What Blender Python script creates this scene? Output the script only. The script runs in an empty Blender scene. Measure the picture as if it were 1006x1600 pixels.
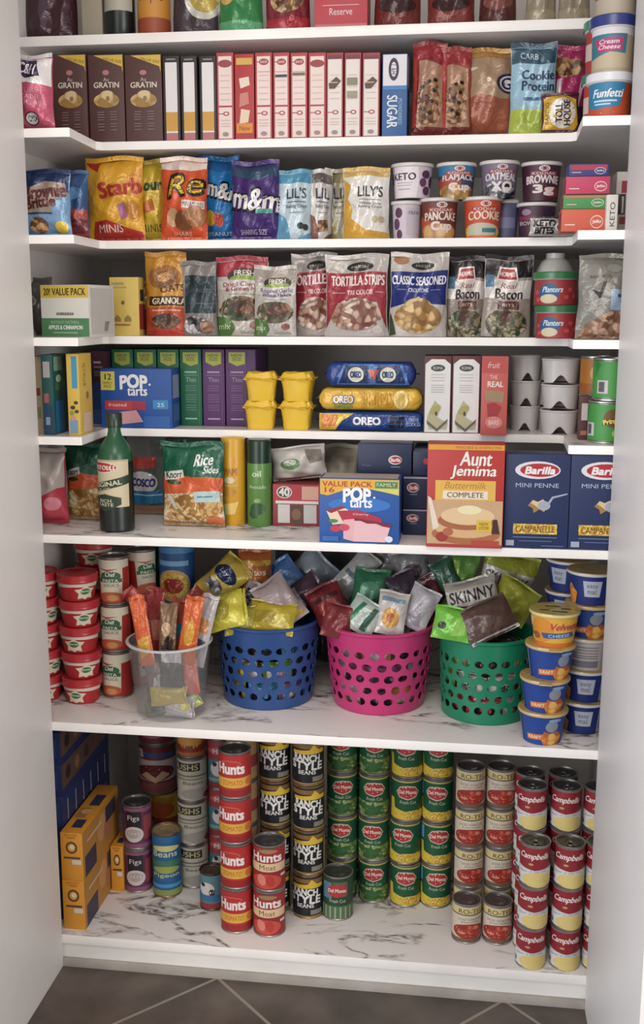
import bpy, bmesh, math, random
from mathutils import Vector, Matrix
from mathutils.geometry import tessellate_polygon
PI = math.pi; R = math.radians
sc = bpy.context.scene
# ------------------------------------------------------------ camera
CAM = Vector((0.9007, -2.1771, 1.5103)); F = 1666.05; PT, YW, RL = 0.18367, -0.13153, 0.00134
fw = Vector((math.sin(YW)*math.cos(PT), math.cos(YW)*math.cos(PT), -math.sin(PT)))
rt = Vector((math.cos(YW), -math.sin(YW), 0)); up = rt.cross(fw)
r2 = rt*math.cos(RL) + up*math.sin(RL); u2 = up*math.cos(RL) - rt*math.sin(RL)
cd = bpy.data.cameras.new('camera'); cam = bpy.data.objects.new('camera', cd); sc.collection.objects.link(cam)
cd.sensor_fit = 'VERTICAL'; cd.sensor_height = 24; cd.sensor_width = 24; cd.lens = 24*F/1600; cd.clip_start = .05
cam.matrix_world = Matrix(((r2.x, u2.x, -fw.x, CAM.x), (r2.y, u2.y, -fw.y, CAM.y), (r2.z, u2.z, -fw.z, CAM.z), (0, 0, 0, 1)))
sc.camera = cam
# ------------------------------------------------------------ light
sc.view_settings.view_transform = 'Standard'; sc.view_settings.look = 'None'
sc.view_settings.exposure = 0.0; sc.view_settings.gamma = 1; sc.view_settings.use_curve_mapping = False
w = bpy.data.worlds.new('world'); sc.world = w; w.use_nodes = True
w.node_tree.nodes['Background'].inputs[0].default_value = (.86, .85, .88, 1)
w.node_tree.nodes['Background'].inputs[1].default_value = .60
def area(name, loc, target, sx, sy, power, col):
    l = bpy.data.lights.new(name, 'AREA'); l.shape = 'RECTANGLE'; l.size = sx; l.size_y = sy; l.energy = power; l.color = col
    o = bpy.data.objects.new(name, l); sc.collection.objects.link(o); o.location = loc
    o.rotation_euler = (Vector(target) - Vector(loc)).to_track_quat('-Z', 'Y').to_euler(); return o
area('room_window_light', (-.9, -3.6, 1.45), (.6, 0, .9), 1.8, 1.6, 60, (1, .975, .95))
area('side_window_light', (-1.5, -1.9, .9), (1.2, -.1, .75), .9, 1.2, 30, (.72, .84, 1))
area('left_panel_fill', (2.6, -2.2, 1.3), (0, -.2, 1.0), 1.2, 1.6, 40, (1, .96, .92))  # added fill from the right to brighten the left side panel, no actual fixture
area('ceiling_light', (.8, -1.9, 2.55), (.7, -.2, .6), .9, .9, 18, (1, .92, .82))

# ------------------------------------------------------------ materials
def lin(h, tone=False):
    h = h.lstrip('#'); v = [int(h[i:i+2], 16)/255 for i in (0, 2, 4)]
    if tone: g_ = .3*v[0]+.55*v[1]+.15*v[2]; v = [(g_+(x-g_)*.82)*.90 for x in v]
    return tuple((x/12.92 if x <= .04045 else ((x+.055)/1.055)**2.4) for x in v) + (1,)
MC = {}
def mat(h, kind='p'):
    """h = '#rrggbb' or the name of a food picture; kind p paper, s satin plastic, f foil film, m metal, c clear"""
    if h in FOOD: return food(h)
    k = (h, kind)
    if k in MC: return MC[k]
    m = bpy.data.materials.new(kind + '_' + h.lstrip('#')); m.use_nodes = True; nt = m.node_tree; b = nt.nodes['Principled BSDF']
    ro = {'p': .5, 's': .3, 'f': .28, 'm': .32, 'c': .12}[kind]
    n = nt.nodes.new('ShaderNodeTexNoise'); n.inputs['Scale'].default_value = {'p': 35, 's': 20, 'f': 26, 'm': 30, 'c': 30}[kind]
    tc = nt.nodes.new('ShaderNodeTexCoord'); nt.links.new(tc.outputs['Object'], n.inputs['Vector'])
    mx = nt.nodes.new('ShaderNodeMix'); mx.data_type = 'RGBA'; c = lin(h, True)
    mx.inputs['A'].default_value = tuple(x*.93 for x in c[:3]) + (1,); mx.inputs['B'].default_value = tuple(min(1, x*1.05) for x in c[:3]) + (1,)
    nt.links.new(n.outputs['Fac'], mx.inputs['Factor']); nt.links.new(mx.outputs['Result'], b.inputs['Base Color'])
    b.inputs['Roughness'].default_value = ro
    if kind == 'm': b.inputs['Metallic'].default_value = .85
    if kind in 'fc':
        bp = nt.nodes.new('ShaderNodeBump'); bp.inputs['Strength'].default_value = .8; bp.inputs['Distance'].default_value = .008
        nt.links.new(n.outputs['Fac'], bp.inputs['Height']); nt.links.new(bp.outputs['Normal'], b.inputs['Normal']); n.inputs['Detail'].default_value = 3; n.inputs['Distortion'].default_value = .8
    if kind == 'f': b.inputs['Metallic'].default_value = .12
    if kind == 'c': b.inputs['Alpha'].default_value = .16
    MC[k] = m; return m
FOOD = {  # name: (scale, randomness, three colours)
 'tomato': (70, 1, '#a81c10', '#d8402a', '#f09070'), 'noodle': (60, 1, '#9a6420', '#e0a850', '#f4dca0'),
 'bean': (75, 1, '#3c1c10', '#7a4428', '#a87850'), 'corn': (110, .5, '#c89010', '#f0c828', '#ffe878'),
 'greenbean': (60, 1, '#2c5c1c', '#6c9440', '#b4c880'), 'cookie': (55, 1, '#5c2c14', '#c08850', '#dcb078'),
 'crouton': (38, .7, '#8c5c20', '#d8a04c', '#f4d08c'), 'nut': (50, .9, '#7c4c30', '#b88464', '#dcb498'),
 'greens': (70, 1, '#243c1c', '#7c5c40', '#b8b088'), 'strip': (42, 1, '#782c20', '#c89878', '#f0dcc4'),
 'pancake': (22, .6, '#a05c24', '#dc9c50', '#f0c890'), 'candy': (60, .9, '#c83060', '#f0a030', '#f4d8d0'),
 'chips': (46, 1, '#201c24', '#707880', '#e0e0e0'), 'potato': (28, .5, '#a87828', '#d8b468', '#f0dca8'),
 'rice': (95, 1, '#b88848', '#e4c48c', '#f4e8c8'), 'fine': (170, 1, '#c8a88c', '#e8d8c0', '#f4ece0'),
 'kraft': (40, .6, '#c85c10', '#f09028', '#f8b850')}
def food(h):
    if h in MC: return MC[h]
    s, rd, a, b_, c = FOOD[h]
    m = bpy.data.materials.new('print_' + h); m.use_nodes = True; nt = m.node_tree; b = nt.nodes['Principled BSDF']
    v = nt.nodes.new('ShaderNodeTexVoronoi'); v.inputs['Scale'].default_value = s*1.55; v.inputs['Randomness'].default_value = rd
    tc = nt.nodes.new('ShaderNodeTexCoord'); nz = nt.nodes.new('ShaderNodeTexNoise'); nz.inputs['Scale'].default_value = s*.4
    ad = nt.nodes.new('ShaderNodeMix'); ad.data_type = 'VECTOR'; ad.inputs['Factor'].default_value = .06
    nt.links.new(tc.outputs['Object'], nz.inputs['Vector']); nt.links.new(tc.outputs['Object'], ad.inputs['A']); nt.links.new(nz.outputs['Color'], ad.inputs['B'])
    nt.links.new(ad.outputs['Result'], v.inputs['Vector'])
    cr = nt.nodes.new('ShaderNodeValToRGB'); e = cr.color_ramp.elements
    e[0].position = .1; e[0].color = lin(a, True); e[1].position = .9; e[1].color = lin(c, True); x = e.new(.5); x.color = lin(b_, True)
    sp = nt.nodes.new('ShaderNodeSeparateColor'); nt.links.new(v.outputs['Color'], sp.inputs[0]); nt.links.new(sp.outputs[0], cr.inputs[0])
    mr = nt.nodes.new('ShaderNodeMapRange'); mr.inputs[1].default_value = .42; mr.inputs[2].default_value = .72; mr.inputs[4].default_value = .8; nt.links.new(v.outputs['Distance'], mr.inputs[0])
    m2 = nt.nodes.new('ShaderNodeMix'); m2.data_type = 'RGBA'; m2.inputs['B'].default_value = lin(a, True); nt.links.new(mr.outputs[0], m2.inputs['Factor']); nt.links.new(cr.outputs[0], m2.inputs['A'])
    nt.links.new(m2.outputs['Result'], b.inputs['Base Color']); b.inputs['Roughness'].default_value = .45
    MC[h] = m; return m
def setmat(name, c1, c2, scale, rough, detail=4, lo=.35, hi=.65, bump=0):
    m = bpy.data.materials.new(name); m.use_nodes = True; nt = m.node_tree; b = nt.nodes['Principled BSDF']
    n = nt.nodes.new('ShaderNodeTexNoise'); n.inputs['Scale'].default_value = scale; n.inputs['Detail'].default_value = detail
    tc = nt.nodes.new('ShaderNodeTexCoord'); nt.links.new(tc.outputs['Object'], n.inputs['Vector'])
    cr = nt.nodes.new('ShaderNodeValToRGB'); cr.color_ramp.elements[0].position = lo; cr.color_ramp.elements[1].position = hi
    cr.color_ramp.elements[0].color = lin(c1); cr.color_ramp.elements[1].color = lin(c2)
    nt.links.new(n.outputs['Fac'], cr.inputs[0]); nt.links.new(cr.outputs[0], b.inputs['Base Color']); b.inputs['Roughness'].default_value = rough
    if bump:
        bp = nt.nodes.new('ShaderNodeBump'); bp.inputs['Strength'].default_value = bump; bp.inputs['Distance'].default_value = .002
        nt.links.new(n.outputs['Fac'], bp.inputs['Height']); nt.links.new(bp.outputs['Normal'], b.inputs['Normal'])
    return m
M_WALL = setmat('painted_wall', '#d4cfcb', '#dcd8d4', 3, .6); M_PANEL = setmat('painted_panel', '#dedad7', '#e6e3e0', 2, .45)
M_WHITE = setmat('white_laminate', '#e6e2de', '#efece8', 6, .35); M_KICK = setmat('kick_board', '#d6d4d0', '#e2dfdb', 5, .5)
M_STRIP = setmat('grey_strip', '#9a948c', '#aaa49c', 12, .6)
def marble():
    m = bpy.data.materials.new('white_marble_laminate'); m.use_nodes = True; nt = m.node_tree; b = nt.nodes['Principled BSDF']
    tc = nt.nodes.new('ShaderNodeTexCoord'); mp = nt.nodes.new('ShaderNodeMapping'); mp.inputs['Rotation'].default_value = (0, 0, R(28)); mp.inputs['Scale'].default_value = (1, 2.1, 1)
    nt.links.new(tc.outputs['Object'], mp.inputs[0])
    def nz(s, d, dist):
        n = nt.nodes.new('ShaderNodeTexNoise'); n.inputs['Scale'].default_value = s; n.inputs['Detail'].default_value = d; n.inputs['Distortion'].default_value = dist
        nt.links.new(mp.outputs[0], n.inputs['Vector']); return n.outputs['Fac']
    def mth(op, a, c=None):
        k = nt.nodes.new('ShaderNodeMath'); k.operation = op
        for i, x in enumerate((a, c)):
            if x is None: continue
            if isinstance(x, (int, float)): k.inputs[i].default_value = x
            else: nt.links.new(x, k.inputs[i])
        return k.outputs[0]
    def ramp(x, lo, hi):
        k = nt.nodes.new('ShaderNodeMapRange'); k.inputs[1].default_value = lo; k.inputs[2].default_value = hi; nt.links.new(x, k.inputs[0]); return k.outputs[0]
    v = mth('ABSOLUTE', mth('SUBTRACT', nz(4.2, 6, 1.1), .5))
    vein = ramp(v, .042, .006); mask = ramp(nz(3.6, 3, .3), .42, .54); spk = ramp(nz(42, 5, .6), .40, .60)
    f = mth('MULTIPLY', mth('MULTIPLY', vein, mask), mth('ADD', mth('MULTIPLY', spk, .75), .2))
    mx = nt.nodes.new('ShaderNodeMix'); mx.data_type = 'RGBA'; mx.inputs['A'].default_value = lin('#e0dad6'); mx.inputs['B'].default_value = lin('#4c4440')
    nt.links.new(f, mx.inputs['Factor']); nt.links.new(mx.outputs['Result'], b.inputs['Base Color']); b.inputs['Roughness'].default_value = .3
    return m
M_MARBLE = marble()
def tiles():
    m = bpy.data.materials.new('brown_grey_floor_tile'); m.use_nodes = True; nt = m.node_tree; b = nt.nodes['Principled BSDF']
    tc = nt.nodes.new('ShaderNodeTexCoord'); mp = nt.nodes.new('ShaderNodeMapping'); mp.vector_type = 'TEXTURE'
    mp.inputs['Location'].default_value = (.371, .0, 0); mp.inputs['Rotation'].default_value = (0, 0, R(45.5)); nt.links.new(tc.outputs['Object'], mp.inputs[0])
    br = nt.nodes.new('ShaderNodeTexBrick'); br.offset = 0; br.squash = 1
    for k, x in (('Scale', 1), ('Mortar Size', .004), ('Mortar Smooth', .2), ('Brick Width', .4615), ('Row Height', .4615)): br.inputs[k].default_value = x
    br.inputs['Color1'].default_value = (1, 1, 1, 1); br.inputs['Color2'].default_value = (1, 1, 1, 1); br.inputs['Mortar'].default_value = (0, 0, 0, 1)
    nt.links.new(mp.outputs[0], br.inputs['Vector'])
    n = nt.nodes.new('ShaderNodeTexNoise'); n.inputs['Scale'].default_value = 7; n.inputs['Detail'].default_value = 8; nt.links.new(tc.outputs['Object'], n.inputs['Vector'])
    cr = nt.nodes.new('ShaderNodeValToRGB'); cr.color_ramp.elements[0].position = .35; cr.color_ramp.elements[1].position = .68
    cr.color_ramp.elements[0].color = lin('#453c36'); cr.color_ramp.elements[1].color = lin('#62574f'); nt.links.new(n.outputs['Fac'], cr.inputs[0])
    mx = nt.nodes.new('ShaderNodeMix'); mx.data_type = 'RGBA'; mx.inputs['A'].default_value = lin('#8c8175')
    nt.links.new(br.outputs['Color'], mx.inputs['Factor']); nt.links.new(cr.outputs[0], mx.inputs['B']); nt.links.new(mx.outputs['Result'], b.inputs['Base Color']); b.inputs['Roughness'].default_value = .45
    return m

# ------------------------------------------------------------ view helpers: a point of the photo on a known plane
def ray(u, v): return fw*F + r2*(u-503) - u2*(v-800)
def onY(u, v, Y): d = ray(u, v); return CAM + d*((Y-CAM.y)/d.y)
def onZ(u, v, Z): d = ray(u, v); return CAM + d*((Z-CAM.z)/d.z)

# ------------------------------------------------------------ geometry
class G:
    def __init__(s): s.v = []; s.f = []; s.m = []; s.mats = []
    def mi(s, m):
        if m not in s.mats: s.mats.append(m)
        return s.mats.index(m)
    def face(s, idx, m): s.f.append(idx); s.m.append(s.mi(m))
    def grid(s, fn, nu, nv, m, close=False):
        b = len(s.v); w_ = nu if close else nu+1
        for j in range(nv+1):
            for i in range(w_): s.v.append(tuple(fn(i/nu, j/nv)))
        for j in range(nv):
            for i in range(nu):
                i2 = (i+1) % w_ if close else i+1
                s.face((b+j*w_+i, b+j*w_+i2, b+(j+1)*w_+i2, b+(j+1)*w_+i), m)
        return b
    def lathe(s, prof, m, n=28, cap0=False, cap1=False, mats=None):
        """prof = [(r, z)...]; duplicate a point for a sharp edge"""
        b = len(s.v)
        for r, z in prof:
            for i in range(n): a = 2*PI*i/n; s.v.append((r*math.sin(a), -r*math.cos(a), z))
        for j in range(len(prof)-1):
            for i in range(n):
                k = (i+1) % n; s.face((b+j*n+i, b+j*n+k, b+(j+1)*n+k, b+(j+1)*n+i), mats[j] if mats else m)
        if cap0: s.face(tuple(b+i for i in range(n))[::-1], m)
        if cap1: s.face(tuple(b+(len(prof)-1)*n+i for i in range(n)), m)
    def box(s, x0, x1, y0, y1, z0, z1, m, top=None, bev=0):
        bm = bmesh.new(); bmesh.ops.create_cube(bm, size=1)
        for v in bm.verts: v.co = Vector((x0+(v.co.x+.5)*(x1-x0), y0+(v.co.y+.5)*(y1-y0), z0+(v.co.z+.5)*(z1-z0)))
        if bev: bmesh.ops.bevel(bm, geom=list(bm.edges), offset=bev, segments=2, affect='EDGES', profile=.6)
        bm.normal_update(); b = len(s.v); bm.verts.index_update()
        for v in bm.verts: s.v.append(tuple(v.co))
        for f in bm.faces: s.face(tuple(b+v.index for v in f.verts), top if top and f.normal.z > .9 else m)
        bm.free()
    def tube(s, pts, r, m, n=8, closed=False):
        pts = [Vector(p) for p in pts]; b = len(s.v); N = len(pts)
        for i, p in enumerate(pts):
            t = (pts[(i+1) % N] - pts[i-1]) if closed else (pts[min(i+1, N-1)] - pts[max(i-1, 0)])
            t.normalize(); a = t.cross(Vector((0, 0, 1)))
            if a.length < .1: a = t.cross(Vector((1, 0, 0)))
            a.normalize(); c = t.cross(a)
            for k in range(n): s.v.append(tuple(p + (a*math.cos(2*PI*k/n) + c*math.sin(2*PI*k/n))*r))
        for i in range(N if closed else N-1):
            j = (i+1) % N
            for k in range(n): k2 = (k+1) % n; s.face((b+i*n+k, b+i*n+k2, b+j*n+k2, b+j*n+k), m)
        if not closed: s.face(tuple(b+k for k in range(n))[::-1], m); s.face(tuple(b+(N-1)*n+k for k in range(n)), m)
    def tris2d(s, tris, fn, m, L):
        """map 2-D triangles through fn, splitting every edge longer than L so print follows curved surfaces"""
        seen = {}; out = []
        st = [tuple(tuple(p) for p in t) for t in tris]
        while st:
            a, b, c = st.pop()
            if L:
                d = [(math.hypot(a[0]-b[0], a[1]-b[1]), a, b, c), (math.hypot(b[0]-c[0], b[1]-c[1]), b, c, a), (math.hypot(c[0]-a[0], c[1]-a[1]), c, a, b)]
                q = max(d, key=lambda z: z[0])
                if q[0] > L:
                    _, p1, p2, p3 = q; mid = ((p1[0]+p2[0])/2, (p1[1]+p2[1])/2); st.append((p1, mid, p3)); st.append((mid, p2, p3)); continue
            out.append((a, b, c))
        for t in out:
            ix = []
            for p in t:
                k = (round(p[0], 5), round(p[1], 5))
                if k not in seen: seen[k] = len(s.v); s.v.append(tuple(fn(p[0], p[1])))
                ix.append(seen[k])
            if len(set(ix)) == 3: s.face(tuple(ix), m)
    def build(s, name, parent=None, ang=38, loc=None):
        me = bpy.data.meshes.new(name); me.from_pydata(s.v, [], s.f); me.polygons.foreach_set('material_index', s.m)
        for m in s.mats: me.materials.append(m)
        me.shade_smooth(); me.set_sharp_from_angle(angle=R(ang)); me.validate(); me.update()
        o = bpy.data.objects.new(name, me); sc.collection.objects.link(o)
        if parent: o.parent = parent
        if loc: o.location = loc
        return o
TC = {}
def text_tris(body, bold=.0, shear=0, space=1):
    k = (body, bold, shear, space)
    if k in TC: return TC[k]
    cu = bpy.data.curves.new('t', 'FONT'); cu.body = body; cu.resolution_u = 3; cu.offset = bold; cu.shear = shear; cu.align_x = 'CENTER'; cu.space_line = .85; cu.space_character = space
    o = bpy.data.objects.new('t', cu); me = bpy.data.meshes.new_from_object(o); me.calc_loop_triangles()
    vs = [(v.co.x, v.co.y) for v in me.vertices]; tr = [tuple(t.vertices) for t in me.loop_triangles]
    bpy.data.objects.remove(o); bpy.data.curves.remove(cu); bpy.data.meshes.remove(me)
    x0 = min(v[0] for v in vs); x1 = max(v[0] for v in vs); y0 = min(v[1] for v in vs); y1 = max(v[1] for v in vs)
    vs = [((x-x0)/(x1-x0+1e-6), (y-y0)/(y1-y0+1e-6)) for x, y in vs]
    TC[k] = [tuple(vs[i] for i in t) for t in tr]; return TC[k]
def paint(g, fn, w_, h_, ops, kind='p', L=None, off=.0005, step=.00012):
    """fn(u, v, off) surface point; w_, h_ physical size in metres; ops painted in order, each a little higher"""
    asp = h_/w_
    for n, op in enumerate(ops):
        o_ = off + n*step; c = op[0]
        if c == 'r': _, a, b, d, e, col = op; tr = [((a, b), (d, b), (d, e)), ((a, b), (d, e), (a, e))]
        elif c == 'e':
            _, cu, cv, ru, rv, col = op[:6]; rot = R(op[6]) if len(op) > 6 else 0; P = []
            for i in range(20):
                t = 2*PI*i/20; x = ru*math.cos(t); y = rv*math.sin(t)*asp; P.append((cu + x*math.cos(rot) - y*math.sin(rot), cv + (x*math.sin(rot) + y*math.cos(rot))/asp))
            tr = [((cu, cv), P[i], P[(i+1) % 20]) for i in range(20)]
        elif c == 'p':
            _, P, col = op; tr = [tuple(P[i] for i in t) for t in tessellate_polygon([[Vector((x, y, 0)) for x, y in P]])]
        elif c == 't':
            _, s, a, b, d, e, col = op[:7]; kw = op[7] if len(op) > 7 else {}
            bo_ = kw.get('bold', .012); T = text_tris(s, 0, kw.get('shear', 0), kw.get('space', 1)); rot = R(kw.get('rot', 0)); tr = []
            cx, cy = (a+d)/2, (b+e)/2; W_, H_ = (d-a), (e-b)
            if abs(abs(kw.get('rot', 0)) - 90) < 1: W_, H_ = (e-b)*asp, (d-a)/asp
            arc = kw.get('arc', 0); k_ = H_*asp*bo_*1.1/(s.count(chr(10))+1)
            offs = [(0, 0)] if bo_ < .018 else [(0, 0), (k_, k_*.6), (-k_, -k_*.6)] if bo_ < .044 else [(0, 0), (k_, k_), (-k_, -k_), (k_, -k_), (-k_, k_)]
            lay = []
            for ox, oy in offs:
                tr = []
                for t in T:
                    q = []
                    for x, y in t:
                        x -= .5; y -= .5; y2 = (y*H_ + arc*(1-4*x*x)*H_)*asp + oy; x2 = x*W_ + ox
                        q.append((cx + x2*math.cos(rot) - y2*math.sin(rot), cy + (x2*math.sin(rot) + y2*math.cos(rot))/asp))
                    tr.append(tuple(q))
                lay.append(tr)
            for i, tr in enumerate(lay[:-1]):
                g.tris2d([tuple((x*w_, y*h_) for x, y in t) for t in tr], lambda x, y: fn(x/w_, y/h_, o_+i*step*.18), mat(col, kind), L)
            o_ += (len(lay)-1)*step*.18; tr = lay[-1]
        m = mat(col, kind)
        g.tris2d([tuple((x*w_, y*h_) for x, y in t) for t in tr], lambda x, y: fn(x/w_, y/h_, o_), m, L)

# ------------------------------------------------------------ things
def tag(o, label=None, cat=None, group=None, kind=None):
    if label: o['label'] = label
    if cat: o['category'] = cat
    if group: o['group'] = group
    if kind: o['kind'] = kind
    return o
def empty(name): o = bpy.data.objects.new(name, None); o.empty_display_size = .03; sc.collection.objects.link(o); return o
def kids(o): return [c for c in sc.collection.objects if c.parent == o]
def copy_tree(o, parent=None):
    c = o.copy(); sc.collection.objects.link(c); c.parent = parent
    for ch in KID.get(o.name, []): copy_tree(ch, c)
    return c
KID = {}
def freeze(o):
    KID[o.name] = kids(o)
    for c in KID[o.name]: freeze(c)
class Kind:
    def __init__(s, root, cat): s.o = root; s.used = False; s.cat = cat; freeze(root)
    def put(s, loc, rz=0, label=None, group=None, rx=0, ry=0, sca=None):
        o = copy_tree(s.o) if s.used else s.o; s.used = True
        o.location = loc; o.rotation_euler = (rx, ry, rz)
        if sca: o.scale = sca
        return tag(o, label, s.cat, group)

def carton_geo(w_, d, h, base, front=(), right=(), left=(), top=(), kind='p', bev=.0012):
    g = G(); g.box(-w_/2, w_/2, 0, d, 0, h, mat(base, kind), bev=bev)
    e = .0015
    if front: paint(g, lambda u, v, o: (-w_/2+e+u*(w_-2*e), -o, e+v*(h-2*e)), w_, h, front, kind)
    if right: paint(g, lambda u, v, o: (w_/2+o, e+u*(d-2*e), e+v*(h-2*e)), d, h, right, kind)
    if left: paint(g, lambda u, v, o: (-w_/2-o, d-e-u*(d-2*e), e+v*(h-2*e)), d, h, left, kind)
    if top: paint(g, lambda u, v, o: (-w_/2+e+u*(w_-2*e), e+v*(d-2*e), h+o), w_, d, top, kind)
    return g
def box_px(name, label, cat, group, xl, xr, yt, z, Y, d, base, front=(), right=(), left=(), top=(), yb=None, rz=0, kind='p', hh=None):
    """a carton whose front spans the photo columns xl..xr and reaches row yt, on the surface z, front face at depth Y"""
    xm = (xl+xr)/2
    h = hh or onY(xm, yt, Y).z - z
    ym = yb if yb else yt + 40
    X0 = onY(xl, ym, Y).x; X1 = onY(xr, ym, Y).x
    g = carton_geo(X1-X0, d, h, base, front, right, left, top, kind)
    o = g.build(name); o.location = ((X0+X1)/2, Y, z); o.rotation_euler.z = rz
    return tag(o, label, cat, group)

def bag_fn(w_, h, d, seed, style):
    rd = random.Random(seed); ph = [rd.uniform(0, 6.28) for _ in range(8)]; sk = rd.uniform(-.02, .02)
    def T(u, v):
        uu = max(0.0, math.sin(PI*min(max(u, 0), 1)))**.62
        if style == 'pillow': pv = max(0.0, math.sin(PI*min(max((v-.04)/.90, 0), 1)))**.5
        elif style == 'stand': pv = (min(1, v/.10)*.35+.65)*max(0.0, 1-max(v, 0)/.95)**.55 if v < .95 else 0
        else: pv = max(0.0, math.sin(PI*min(max((v-.03)/.94, 0), 1)))**.35*(1.05-.35*v)
        wr = .15*math.sin(9*u+5*v+ph[0])*math.sin(7*v+ph[1]) + .09*math.sin(17*u-8*v+ph[2]) + .05*math.sin(23*v+9*u*u+ph[3])
        ed = min(1, 4*min(u, 1-u)); tb = min(1, 7*min(max(v, 0), 1-min(v, 1)))
        return uu*pv + wr*ed*tb*.9
    def S(u, v, o=0, side=-1):
        hw = w_/2*(1 - .045*math.sin(PI*v) + .012*math.sin(13*v+ph[4]))
        x = (u-.5)*2*hw + sk*w_*v; top = .014*h*math.sin(7*u+ph[5])*v
        return (x, side*(max(T(u, v), .012)*d/2 + o) + .004*math.sin(5*u+ph[6])*v, v*h + top)
    return S
def bag_px(name, label, cat, group, xl, xr, yt, z, Y, d, base, ops=(), style='pillow', seed=1, rz=0, lean=0, seal=None, kind='f', yb=None, body=None, hh=None, ry=0):
    xm = (xl+xr)/2; h = hh or (onY(xm, yt, Y).z - z)
    ym = yb if yb else yt+50
    X0 = onY(xl, ym, Y).x; X1 = onY(xr, ym, Y).x; w_ = X1-X0
    root = make_bag(name, w_, h, d, base, ops, style, seed, seal, kind, body)
    root.location = ((X0+X1)/2, Y, z+.001); root.rotation_euler = (lean, ry or ((seed*37) % 7-3)*.006, rz)
    return tag(root, label, cat, group)
def make_bag(name, w_, h, d, base, ops, style='pillow', seed=1, seal=None, kind='f', body=None, nu=20, nv=24):
    root = empty(name); S = bag_fn(w_, h, d, seed, style); g = G(); m = body or mat(base, kind)
    vt = .945
    a = g.grid(lambda u, v: S(u, v*vt, 0, -1), nu, nv, m); b = g.grid(lambda u, v: S(1-u, v*vt, 0, 1), nu, nv, m)
    W1 = nu+1
    for i in range(nu):
        g.face((a+i+1, a+i, b+nu-i, b+nu-i-1), m)
        t = nv*W1; g.face((a+t+i, a+t+i+1, b+t+nu-i-1, b+t+nu-i), m)
    for j in range(nv):
        g.face((a+j*W1, a+(j+1)*W1, b+(j+1)*W1+nu, b+j*W1+nu), m); g.face((a+(j+1)*W1+nu, a+j*W1+nu, b+j*W1, b+(j+1)*W1), m)
    if ops: paint(g, lambda u, v, o: S(.012+u*.976, v*vt*.985+.006, o), w_, h*vt, ops, kind, L=.008, off=.0006, step=.00016)
    g.build('pouch', root)
    s = G(); sm = mat(seal or base, kind); n = 40
    def crimp(side):
        def fn(u, v):
            p = S(u, vt + v*(1-vt)); return (p[0], p[1]*0 + S(.5, vt)[1]*.0 + side*.0012 + .0009*math.sin(v*6*PI) + .004*math.sin(5*u+seed), p[2])
        return fn
    q = s.grid(crimp(-1), n, 6, sm); r_ = s.grid(lambda u, v: crimp(1)(1-u, v), n, 6, sm)
    for i in range(n): s.face((q+6*(n+1)+i, q+6*(n+1)+i+1, r_+6*(n+1)+n-i-1, r_+6*(n+1)+n-i), sm)
    s.build('top_seal', root)
    return root

STEEL = '#b8b4ae'
def make_can(name, r, h, base, ops, lid=STEEL, tab=False, span=200, kind='p', body=STEEL, z0=.0, z1=None):
    root = empty(name); mm = mat(body, 'm'); g = G(); e = .0035
    g.lathe([(.0, .002), (r-.004, .002), (r-.002, 0), (r+.0004, .001), (r+.0004, e), (r-.0015, e+.002), (r-.0015, h-e-.002), (r+.0004, h-e), (r+.0006, h-.001), (r-.0008, h), (r-.0022, h-.001), (r-.0026, h-.0045)], mm, 32)
    g.build('can_body', root)
    a = G(); b0 = e+.0025; b1 = h-e-.0025
    a.lathe([(r-.0012, b0), (r-.0004, b0), (r-.0004, b0), (r-.0004, b1), (r-.0004, b1), (r-.0012, b1)], mat(base, kind), 40)
    sp = R(span)
    paint(a, lambda u, v, o: ((r-.0004+o)*math.sin((u-.5)*sp), -(r-.0004+o)*math.cos((u-.5)*sp), b0+v*(b1-b0)), r*sp, b1-b0, ops, kind, L=.009, off=.00035, step=.00010)
    a.build('label', root)
    l = G(); lm = mat(lid, 'm' if lid == STEEL else 's'); zt = h-.0045
    l.lathe([(r-.0026, zt), (r-.007, zt), (r-.008, zt-.0012), (r-.011, zt-.0012), (r-.012, zt-.0004), (r-.019, zt-.0004), (r-.020, zt-.001), (.0, zt-.001)], lm, 32)
    lo = l.build('lid', root)
    if tab:
        t = G(); tm = mat('#8c8a86', 'm'); R0 = r*.22
        t.tube([(R0*math.cos(q*PI/6), -r*.30+R0*1.25*math.sin(q*PI/6), zt+.0016) for q in range(12)], .0016, tm, 6, True)
        t.box(-.004, .004, -r*.08, r*.22, zt-.0002, zt+.0018, tm, bev=.0005)
        t.build('pull_tab', lo)
    return root
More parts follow.
